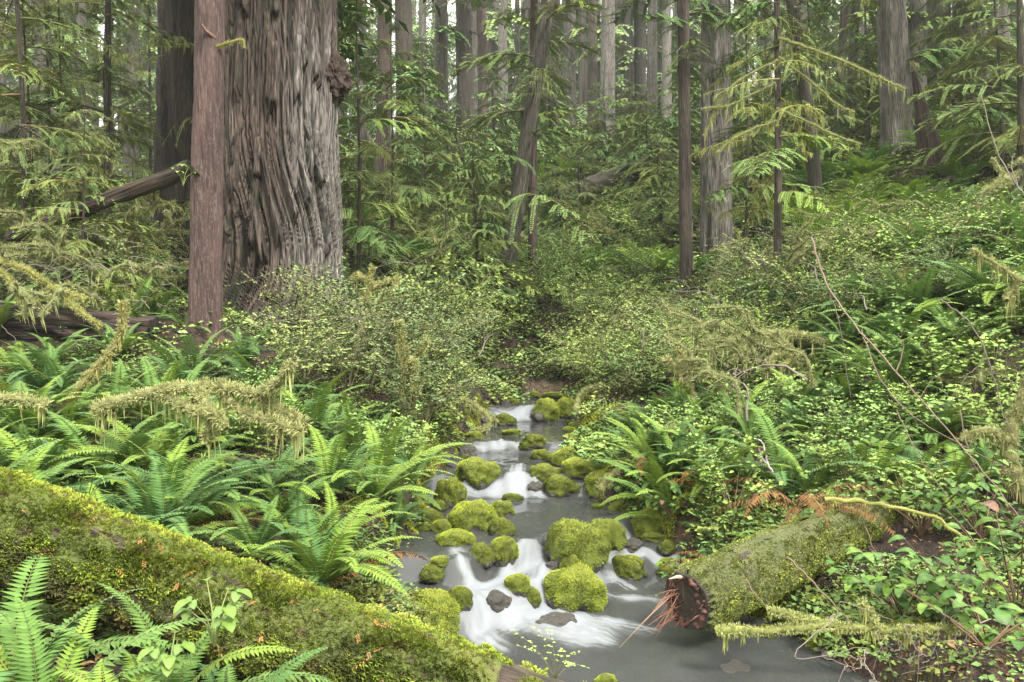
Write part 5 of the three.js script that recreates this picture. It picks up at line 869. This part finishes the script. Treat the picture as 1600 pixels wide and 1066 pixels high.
mossyBranch('mossy_branch', 'moss bearded broken stem left of the spreading dead branch', [[at(1078, 625, 9.2), at(1074, 590, 9.2), at(1068, 560, 9.2), at(1060, 540, 9.2)], [at(1072, 585, 9.2), at(1085, 560, 9.2), at(1092, 545, 9.1)], [at(1072, 580, 9.2), at(1050, 570, 9.2), at(1040, 560, 9.2)]], { r: 0.03, hang: 0.4, per: 1200, hair: 0.05, c: [0.27, 0.25, 0.1], seed: 25, w: 0.007 });
mossyBranch('mossy_branch', 'mossy branch lying across the lower right, over the dark water edge', [[at(1120, 985, 4.3), at(1200, 985, 4.25), at(1300, 978, 4.2), at(1400, 986, 4.2), at(1500, 982, 4.2), at(1640, 995, 4.2)], [at(1195, 950, 4.3), at(1250, 965, 4.25), at(1310, 978, 4.2)], [at(1370, 985, 4.2), at(1362, 960, 4.2), at(1345, 940, 4.2)]], { r: 0.016, hang: 0.11, per: 1400, hair: 0.024, c: [0.2, 0.215, 0.065], seed: 26 });
mossyBranch('mossy_branch', 'thin mossy branch slanting down to the right behind the lower right leaves', [[at(1290, 780, 4.9), at(1390, 790, 4.8), at(1470, 815, 4.7), at(1530, 870, 4.6), at(1570, 950, 4.5), at(1610, 990, 4.4)]], { r: 0.011, hang: 0.05, per: 420, hair: 0.014, c: [0.25, 0.25, 0.07], seed: 27 });
mossyBranch('mossy_branch', 'moss bearded branch high on the right beside the edge', [[at(1640, 450, 8), at(1590, 435, 8), at(1560, 415, 8), at(1520, 390, 8)], [at(1590, 435, 8), at(1580, 455, 8), at(1572, 470, 7.9)]], { r: 0.024, hang: 0.3, per: 1000, hair: 0.04, c: PM, seed: 28, w: 0.006 });
mossyBranch('mossy_branch', 'hanging clump of moss on a dead branch on the right hillside', [[at(1405, 432, 10), at(1425, 425, 10), at(1445, 432, 9.9), at(1448, 480, 9.8)], [at(1425, 425, 10), at(1430, 455, 9.9), at(1415, 475, 9.9)]], { r: 0.025, hang: 0.42, per: 1300, hair: 0.05, c: [0.28, 0.27, 0.11], seed: 29, w: 0.007 });
mossyBranch('mossy_stump', 'leaning mossy stem cut by the right edge', [[at(1590, 760, 6), at(1575, 700, 6), at(1590, 640, 6), at(1615, 580, 6)], [at(1575, 690, 6), at(1540, 672, 6), at(1500, 690, 6)]], { r: 0.06, hang: 0.18, per: 1700, hair: 0.035, c: PM, seed: 30, category: 'stump' });
mossyBranch('mossy_branch', 'mossy forked branches low in the left thicket', [[at(-20, 405, 9.2), at(40, 420, 9.2), at(85, 450, 9.2), at(135, 468, 9.2)], [at(85, 450, 9.2), at(50, 475, 9.2), at(20, 472, 9.2)], [at(0, 420, 9.2), at(25, 450, 9.1), at(45, 470, 9.1)], [at(85, 450, 9.2), at(130, 490, 9.1), at(160, 510, 9)]], { r: 0.028, hang: 0.16, per: 800, hair: 0.042, c: [0.22, 0.22, 0.06], seed: 31 });
mossyBranch('mossy_branch', 'moss bearded dead stem on the left bank above the stream', [[at(622, 640, 9), at(636, 590, 9), at(630, 540, 9), at(622, 500, 9)], [at(634, 570, 9), at(660, 545, 9), at(668, 530, 9)], [at(632, 600, 9), at(645, 560, 8.9), at(650, 620, 8.9)]], { r: 0.03, hang: 0.42, per: 1100, hair: 0.05, c: [0.21, 0.21, 0.07], seed: 32, w: 0.007 });
mossyBranch('mossy_branch', 'mossy broken stem beside the base of the huge redwood', [[at(570, 480, 11), at(578, 440, 11), at(582, 415, 11)], [at(575, 455, 11), at(600, 440, 11), at(625, 435, 11)], [at(578, 440, 11), at(560, 430, 11), at(545, 440, 11)]], { r: 0.03, hang: 0.36, per: 1000, hair: 0.05, c: [0.24, 0.23, 0.08], seed: 33, w: 0.007 });
mossyBranch('mossy_branch', 'mossy root looping along the left shore beside the top fall', [[at(690, 640, 10.4), at(720, 625, 10.6), at(745, 638, 10.7), at(765, 655, 10.6), at(760, 668, 10.5), at(735, 672, 10.4)], [at(720, 625, 10.6), at(755, 640, 10.8), at(778, 660, 10.9)]], { r: 0.03, hang: 0.18, per: 1100, hair: 0.035, c: PM, seed: 34 });
mossyBranch('mossy_branch', 'slanting mossy stick on the right bank above the mossy mound', [[at(935, 765, 7.2), at(975, 725, 7.4), at(1020, 690, 7.6), at(1060, 665, 7.8)]], { r: 0.022, hang: 0.12, per: 1000, hair: 0.042, c: PM, seed: 35 });
mossyBranch('mossy_branch', 'mossy root arching over the right shore beside the top fall', [[at(900, 650, 11.4), at(905, 620, 11.6), at(925, 605, 11.6), at(970, 602, 11.5)]], { r: 0.035, hang: 0.16, per: 900, hair: 0.035, c: PM, seed: 36 });
// limbs of the slender hemlock, clothed in moss
{ const L = (a, b, c, d) => [at(...a, 12.6), at(...b, 12.5), at(...c, 12.3), at(...d, 12.2)], limbs = [[[1216, 60], [1290, 85], [1370, 120], [1415, 140]], [[1216, 90], [1270, 130], [1310, 165], [1335, 175]], [[1214, 95], [1150, 130], [1120, 170], [1100, 215]], [[1213, 130], [1170, 150], [1140, 165], [1095, 170]], [[1213, 170], [1260, 190], [1300, 210], [1345, 225]], [[1213, 190], [1180, 200], [1150, 215], [1120, 240]]];
  mossyBranch('mossy_limb', 'long thin mossy limbs reaching out from the slender hemlock stem', limbs.map((l) => L(...l)), { r: 0.024, hang: 0.26, per: 520, hair: 0.035, c: [0.19, 0.2, 0.075], seed: 37, w: 0.005 }); }
// bare twigs at right and elsewhere
const twig = (label, paths, r, seed, wood = [0.15, 0.11, 0.08]) => mossyBranch('bare_twig', label, paths, { r, seed, moss: 0, wood, wobble: 0.7 });
twig('long bare twig slanting from the right hillside down to the lower right', [[at(1268, 370, 6.5), at(1290, 440, 6.3), at(1330, 500, 6.1), at(1400, 580, 5.8), at(1470, 660, 5.5), at(1540, 740, 5.2), at(1610, 830, 4.9)], [at(1400, 580, 5.8), at(1412, 540, 5.8), at(1402, 520, 5.8)], [at(1345, 515, 6.1), at(1380, 600, 5.9), at(1440, 660, 5.7), at(1600, 745, 5.4)], [at(1290, 440, 6.3), at(1310, 500, 6.2), at(1330, 620, 6.1)]], 0.009, 41);
twig('bare forked twig rising at the right edge beside the hillside', [[at(1620, 330, 6), at(1590, 290, 6), at(1560, 240, 6), at(1532, 138, 6)], [at(1590, 290, 6), at(1580, 250, 6), at(1588, 240, 6)]], 0.007, 42, [0.22, 0.19, 0.16]);
twig('dark bare twig crossing the ferns at the right edge', [[at(1470, 468, 6), at(1520, 510, 5.9), at(1550, 580, 5.8), at(1570, 650, 5.7), at(1610, 720, 5.6)], [at(1540, 560, 5.8), at(1500, 600, 5.8), at(1480, 640, 5.8)], [at(1550, 580, 5.8), at(1585, 600, 5.7), at(1600, 640, 5.7)]], 0.007, 43, [0.1, 0.075, 0.06]);
twig('fine bare twigs above the mossy branch at lower right', [[at(1230, 870, 4.5), at(1290, 930, 4.4), at(1340, 985, 4.3)], [at(1165, 905, 4.5), at(1190, 940, 4.4), at(1240, 975, 4.3)], [at(1400, 640, 5.2), at(1440, 720, 5), at(1500, 800, 4.8), at(1580, 900, 4.5)], [at(1350, 820, 4.8), at(1380, 880, 4.7), at(1460, 960, 4.5)], [at(1500, 640, 5.4), at(1520, 720, 5.2), at(1570, 800, 5.1)]], 0.006, 44, [0.13, 0.09, 0.065]);
twig('tangle of thin dead roots under the bank at the lower right', [...Array(26)].map((_, k) => { const R = rngOf(900 + k), x = 1290 + 320 * R(), y = 960 + 90 * R(), D = 3.9 + 0.35 * R(); return [at(x, y, D), at(x + 40 * (R() - 0.5), y + 40 * (R() - 0.3), D), at(x + 130 * (R() - 0.5), y + 90 * (R() - 0.3), D - 0.1), at(x + 200 * (R() - 0.5), y + 110 * (R() - 0.3), D - 0.1)]; }), 0.006, 45, [0.16, 0.13, 0.11]);
twig('grey dead twigs with a torn mossy tip on the right bank', [[at(1222, 760, 6.4), at(1200, 725, 6.4), at(1190, 690, 6.4), at(1178, 685, 6.4)], [at(1200, 725, 6.4), at(1190, 715, 6.4), at(1186, 700, 6.4)]], 0.012, 46, [0.3, 0.29, 0.27]);
twig('dry twigs tangled in front of the huge redwood base', [...Array(18)].map((_, k) => { const R = rngOf(950 + k), x = 370 + 230 * R(), y = 500 + 100 * R(), D = 8.6 + 1.2 * R(); return [at(x, y, D), at(x + 60 * (R() - 0.5), y - 25 * R(), D), at(x + 130 * (R() - 0.5), y - 50 * R(), D - 0.2)]; }), 0.006, 47, [0.19, 0.15, 0.12]);
twig('dry twigs crossing the gloom over the rotten log at left', [...Array(22)].map((_, k) => { const R = rngOf(980 + k), x = 260 * R(), y = 330 + 180 * R(), D = 8.8 + 1.4 * R(); return [at(x, y, D), at(x + 70 * (R() - 0.5), y + 50 * (R() - 0.5), D), at(x + 180 * (R() - 0.5), y + 80 * (R() - 0.5), D - 0.2)]; }), 0.007, 48, [0.17, 0.14, 0.11]);
{ // wiry sapling with tiny leaves standing in the near pool
  const R = rngOf(60), b = at(868, 1062, 3.75), root = thing('wiry_sapling', 'tiny wiry sapling with sparse pale leaves before the near pool', 'plant', b), st = new Mesher(), lf = new Mesher();
  for (const [x, y] of [[800, 985], [835, 980], [812, 1010], [858, 985], [880, 1015], [905, 1020], [895, 1040], [922, 1045]]) { const t = sub(at(x, y, 3.7 + 0.15 * (R() - 0.5)), b), P = spline([[0, 0, 0], add(tint(t, 0.45), [0.02 * (R() - 0.5), 0.05, 0]), t], 8); st.tube(P, (u) => 0.0022 * (1 - 0.6 * u), 4, [0.13, 0.13, 0.05]); for (let k = 0; k < 12; k++) { const q = P[3 + Math.floor(R() * 6)], a = R() * 6.28, d = norm([Math.sin(a), 0.4 * R(), Math.cos(a)]); lf.leaf(q, d, norm(cross([0, 1, 0], d)), [0, 1, 0], 0.02, 0.012, tint([0.2, 0.28, 0.06], 0.8 + 0.4 * R())); } }
  part(root, 'stem', st.geo(), M.stem); part(root, 'foliage', lf.geo(), M.leaf);
}

// ------------------------------------------------------------------ dead branches lying about in the brush: a few shapes, each copy turned its own way
{
  const R = rngOf(870), forms = [];
  for (let k = 0; k < 6; k++) {
    const o = new THREE.Group(), wood = new Mesher(), moss = new Mesher(), mossy = k < 4, a = [[0, 0, 0], [0.3, 0.12 + 0.1 * R(), 0.05], [0.65, 0.16 * R(), 0.1 * R()], [1.1, -0.1 * R(), 0.2 * (R() - 0.5)]], all = [a];
    for (let j = 0; j < 4; j++) { const u = 0.25 + 0.2 * j, b = [1.1 * u, 0.12, 0.03]; all.push([b, [b[0] + 0.12, b[1] + 0.2 * (R() - 0.4), b[2] + 0.25 * (R() - 0.5)], [b[0] + 0.35, b[1] + 0.35 * (R() - 0.5), b[2] + 0.6 * (R() - 0.5)]]); }
    all.forEach((p, j) => { const P = spline(p, 10).map((q, i) => add(q, [0, 0.02 * n2(i * 0.8, k * 3 + j), 0.02 * n2(i * 0.8, k * 5 + j + 9)])), r = (t) => (j ? 0.006 : 0.013) * (1 - 0.7 * t); wood.tube(P, r, 6, () => tint(mossy ? [0.12, 0.09, 0.06] : [0.15, 0.12, 0.1], 0.7 + 0.6 * R()), true); if (mossy) mossOn(moss, P, r, R, { per: 520, hang: 0.2, hair: 0.04, c: [0.165, 0.175, 0.07], w: 0.005 }); });
    part(o, 'branch', wood.geo(), M.wood); if (mossy) part(o, 'hanging_moss', moss.geo(), M.drape, 'stuff'); forms.push(o);
  }
  for (const [n, x0, x1, d0, d1, s, up = 0.5] of [[26, 640, 1300, 9.5, 17, 1.0], [22, 1220, 1640, 7.5, 16, 1.0], [16, 540, 720, 9, 14, 0.9], [24, -40, 230, 9.4, 15, 1.1], [14, 560, 1200, 18, 30, 1.7], [8, 980, 1300, 6.6, 9, 0.9], [10, -40, 200, 10.5, 13, 0.8, 2.2]])  for (let k = 0; k < n; k++) {
    const D = lerp(d0, d1, R()), p = gp(lerp(x0, x1, R()), D), o = forms[Math.floor(R() * 6)].clone(); if (!clear(p[0], D, 0.5)) continue; o.name = numbered('dead_branch'); tag(o, 'dead branch lying in the brush', 'branch', 'dead branches in the brush'); const q = s * (0.7 + 0.7 * R());
    o.position.set(p[0], p[1] + 0.25 + up * R(), p[2]); o.rotation.set(0.8 * (R() - 0.5), R() * 6.28, 0.2 + 0.9 * (R() - 0.4), 'YXZ'); o.scale.setScalar(q); scene.add(o);
  }
}

// ------------------------------------------------------------------ ground cover, litter, the far wood (nobody could count these)
{
  const R = rngOf(1000), put = (n, x0, x1, d0, d1, s0, s1, kinds, name, tones, cond) => {
    const ms = CLUMPS.map(() => []), cs = CLUMPS.map(() => []);
    for (let k = 0; k < n; k++) { const D = Math.sqrt(lerp(d0 * d0, d1 * d1, R())), p = gp(lerp(x0, x1, R()), D); if (!clear(p[0], D, 0.16) || (cond && !cond(p[0], D))) continue; const pz = fbm2(p[0] * 0.55 + 30, p[2] * 0.55, 3); if (pz < -0.12 + 0.3 * (R() - 0.5)) continue; const g = kinds[Math.floor(clamp(0.5 + 0.8 * fbm2(p[0] * 0.4 + 70, p[2] * 0.4, 2) + 0.5 * (R() - 0.5), 0, 0.999) * kinds.length)], q = (0.8 + 0.7 * pz) * lerp(s0, s1, R()) * Math.pow(D / d1, 0.35); ms[g].push(mat4([p[0], p[1] - 0.02, p[2]], R() * 6.28, 0.3 * (R() - 0.5), 0.3 * (R() - 0.5), q, q * (0.7 + 0.7 * R()))); const t = tones[Math.floor(R() * tones.length)], v = (0.7 + 0.5 * R()) * (0.95 + 0.6 * fbm2(p[0] * 0.8, p[2] * 0.8, 2)); cs[g].push([t[0] * v, t[1] * v, t[2] * v]); }
    ms.forEach((m, g) => { if (m.length) { const o = scatter(scene, name, CLUMPS[g], M.leaf, m, cs[g]); o.userData.label = { ground_cover: 'low leafy ground cover on the stream banks', undergrowth: 'mixed green undergrowth over the valley slopes', hill_vegetation: 'green brush covering the far wooded hill' }[name] + ['', ' with broad pale leaves', ' with fine olive leaves', ' with narrow blades'][g]; o.userData.category = 'vegetation'; } });
  };
  const tn = [[0.9, 0.95, 0.9], [1.05, 1, 0.8], [0.66, 0.78, 0.75], [0.9, 0.74, 0.6]];
  put(5200, -150, 700, 3.4, 9, 0.1, 0.26, [0, 2, 3, 0], 'ground_cover', tn);
  put(9000, 880, 1750, 3.6, 10, 0.1, 0.26, [0, 1, 1, 0, 3], 'ground_cover', tn, (x, D) => !(D < 4.5 && x > 1.5 && R() < 0.85) && !(Math.abs((1072 + (D - 4.72) * 196 - 800) / 1200 * D - x) < 0.3 && D > 4.6 && D < 6.6));
  put(17000, -250, 1850, 9, 20, 0.2, 0.45, [0, 2, 1, 0, 2], 'undergrowth', tn, (x, D) => !(x < -2.4 && D < 11.5 && R() < 0.8));
  put(16000, -300, 1900, 20, 48, 0.45, 0.9, [0, 2, 1, 0], 'undergrowth', tn);
  put(6000, -300, 1900, 48, 100, 1.1, 2.0, [0, 2], 'hill_vegetation', [[0.9, 1, 0.9]]);
  // moss along the water's edge
  const mm = [[], [], []], mc = [[], [], []];
  for (let k = 0; k < 60000; k++) { const D = 4.4 + 9 * R(), e = edges(D), sd = R() < 0.5, off = 0.02 + 0.75 * R() * R(), x = sd ? e[0] - off : e[1] + off, y = ground(x, -D); if (n2(x * 2.2, D * 2.2) < (sd ? 0.05 : -0.25) + off * 0.4) continue; const v = k % 3, h = 0.05; const nn = norm([ground(x - h, -D) - ground(x + h, -D), 2 * h, ground(x, -D - h) - ground(x, -D + h)]); mm[v].push(tuftMat([x, y + 0.005, -D], nn, R() * 6.28, 0.02 + 0.025 * R())); mc[v].push(tint([0.78, 0.88, 0.16], 0.5 + 0.8 * R())); }
  mm.forEach((m, v) => { const o = scatter(scene, 'bank_moss', TUFTS[v], M.mossHair, m, mc[v]); o.userData.label = 'bright moss cushions along the edges of the stream'; o.userData.category = 'moss'; });
  { // pebbles on the stream bed
    const g = new THREE.IcosahedronGeometry(1, 2), p = g.attributes.position, c = []; for (let k = 0; k < p.count; k++) { const v = new V3().fromBufferAttribute(p, k), e = 1 + 0.25 * n3(v.x * 1.3, v.y * 1.3, v.z * 1.3); p.setXYZ(k, v.x * e, v.y * e * 0.6, v.z * e); c.push(1, 1, 1); } g.setAttribute('color', new THREE.Float32BufferAttribute(c, 3)); g.computeVertexNormals();
    const pm = [], pc = []; for (let k = 0; k < 5200; k++) { const D = 3 + 9 * R() * R(), e = edges(D), x = lerp(e[0] - 0.1, e[1] + 0.15, R()), r = 0.012 + 0.05 * R() * R() * R(); pm.push(mat4([x, ground(x, -D) + r * 0.15, -D], R() * 6.28, 0.4 * (R() - 0.5), 0.4 * (R() - 0.5), r)); pc.push(tint(mixc([0.13, 0.1, 0.075], [0.2, 0.19, 0.175], R()), 0.5 + 0.9 * R())); }
    const o = scatter(scene, 'stream_pebbles', g, M.rock, pm, pc); o.userData.label = 'brown and grey pebbles on the shallow stream bed'; o.userData.category = 'pebbles';
  }
  // fallen leaves and twigs
  const lg = new Mesher(); lg.leaf([0, 0, -0.5], [0, 0, 1], [1, 0, 0], [0, 1, 0], 1, 0.5, [0.2, 0.12, 0.06], 0.5, 0.25, 0.1); const ms = [], cs = [];
  for (let k = 0; k < 14000; k++) { const D = 3 + 11 * R(), p = gp(-200 + 2000 * R(), D); if (!clear(p[0], D, 0.05)) continue; ms.push(mat4([p[0], p[1] + 0.01, p[2]], R() * 6.28, 0.7 * (R() - 0.5), 0.7 * (R() - 0.5), 0.02 + 0.05 * R())); cs.push(tint([1, 0.85 + 0.3 * R(), 0.7 + 0.4 * R()], 0.4 + 1.1 * R())); }
  const lo = scatter(scene, 'leaf_litter', lg.geo(), M.litter, ms, cs); lo.userData.label = 'brown leaf litter strewn over the soil'; lo.userData.category = 'litter';
  // dim trunks and crowns filling the far hill
  const tg = trunkGeo([[0, 0, 0], [0, 0.5, 0], [0, 1, 0]], (t) => 1 - 0.45 * t, 12, 14, (q, s) => 0.12 * n3(Math.cos(q) * 3, s * 2, Math.sin(q) * 3), (q, s, e) => mixc([0.13, 0.1, 0.08], [0.34, 0.3, 0.26], clamp(0.5 + e * 5, 0, 1)));
  const tm = [], tc = [], bm = [[], [], []];
  for (let k = 0; k < 330; k++) { const D = 46 + 70 * Math.sqrt(R()), px = -150 + 1900 * R(), p = gp(px, D), r = 0.25 + 0.6 * R() * R(), h = 26 + 14 * R(); tm.push(mat4([p[0], p[1] - 1, p[2]], R() * 6.28, 0.03 * (R() - 0.5), 0.03 * (R() - 0.5), r, h)); tc.push(tint([1, 0.95 + 0.1 * R(), 0.95], 0.6 + 0.7 * R())); const nb = 16; for (let j = 0; j < nb; j++) { const hh = 2 + (h - 3) * R(); if ((hh < 7 && R() < 0.4) || p[1] + hh > EYE + 0.45 * D) continue; bm[j % 3].push(mat4([p[0], p[1] + hh, p[2]], R() * 6.28, 0.1 + 0.3 * R(), 0, 3.6 * (0.7 + 0.7 * R()))); } }
  const a = scatter(scene, 'distant_trunks', tg, M.bark, tm, tc); a.userData.label = 'dim trunks of the far wood fading in the haze'; a.userData.category = 'wood';
  bm.forEach((m, v) => { const b = scatter(scene, 'distant_foliage', FARB[v], leafTones[0], m); b.userData.label = 'hazy green foliage of the far wood'; b.userData.category = 'foliage'; });
}

// ------------------------------------------------------------------ each repeat gets a label of its own: what it stands next to
{
  const LM = `slim reddish trunk,320,500;huge redwood base,450,430;dark shaded redwood,270,420;rotten log,110,515;broken log in the left thicket,150,320;arching mossy branch,320,620;mossy upright dead stem,165,560;slanting near log,180,800;slanting near log end,560,930;big round boulder,680,950;boulder in the left bank,703,765;top fall of the stream,810,645;upper chute,800,745;leaning trunk,795,430;thin straight trunk,832,440;scarred thin trunk,1070,440;broad furrowed trunk,1105,410;slender hemlock stem,1212,480;reddish snag,1460,260;thick mossy trunk,1405,240;hillside log,950,290;pale fallen log,1000,435;bright pale trunk,950,215;burnt trunk,728,240;reddish grey far trunk,598,340;dark flared trunk,636,265;spreading mossy dead branch,1220,540;moss bearded stem,1068,590;hanging moss clump,1425,450;broken mossy log,1200,880;splintered log end,1060,950;withered fern,1245,760;long bare twig,1420,610;forked bare twig,1575,250;edge stem at right,1588,200;mossy leaning stem,1580,690;lower mossy branch,1380,980;mossy mound,950,750;crooked dark trunk,1270,270;bearded stem on the left bank,635,560;mossy stem by the redwood,580,440;upper right dark trunk,1520,150;thin dark stem at left,158,350;left edge stem,14,380`.split(';').map((s) => { const [n, x, y] = s.split(','); return [n, +x, +y]; });
  const ORD = ['', 'second', 'third', 'fourth', 'fifth', 'sixth', 'seventh', 'eighth', 'ninth', 'tenth', 'eleventh', 'twelfth', 'thirteenth', 'fourteenth', 'fifteenth', 'sixteenth', 'seventeenth', 'eighteenth', 'nineteenth', 'twentieth', 'twenty-first', 'twenty-second', 'twenty-third', 'twenty-fourth', 'twenty-fifth', 'twenty-sixth'], KIND = { fern: 'sword fern', tree: 'young conifer', branch: 'dead branch', stone: 'small stone' }, bins = new Map();
  for (const o of scene.children) {
    const u = o.userData; if (!u.group || !u.category) continue;
    const p = o.position, D = -p.z, x = CX + p.x / D * F, y = CY - (p.y + 0.4 - EYE) / D * F; let b = null, bd = 1e9;
    for (const l of LM) { const d = Math.hypot(x - l[1], y - l[2]); if (d < bd) { bd = d; b = l; } }
    const dx = x - b[1], dy = y - b[2], dir = bd < 22 ? 'at' : Math.abs(dx) > Math.abs(dy) ? (dx < 0 ? 'left of' : 'right of') : dy < 0 ? 'above' : 'below';
    const k = KIND[u.category] ?? (u.group.match(/(broad leaved|olive|grey|twiggy|leafy|green)/)?.[0] ?? 'fine leaved') + ' shrub', key = `${k}|${dir}|${b[0]}`;
    if (!bins.has(key)) bins.set(key, []); bins.get(key).push([bd, o]);
  }
  for (const [key, list] of bins) { const [k, dir, n] = key.split('|'); list.sort((a, b) => a[0] - b[0]); list.forEach(([, o], j) => { o.userData.label = `${k} ${dir} the ${n}` + (list.length > 1 ? `, ${ORD[j] ? ORD[j] + ' ' : ''}nearest to it` : ''); }); }
}
renderer.render(scene, camera);
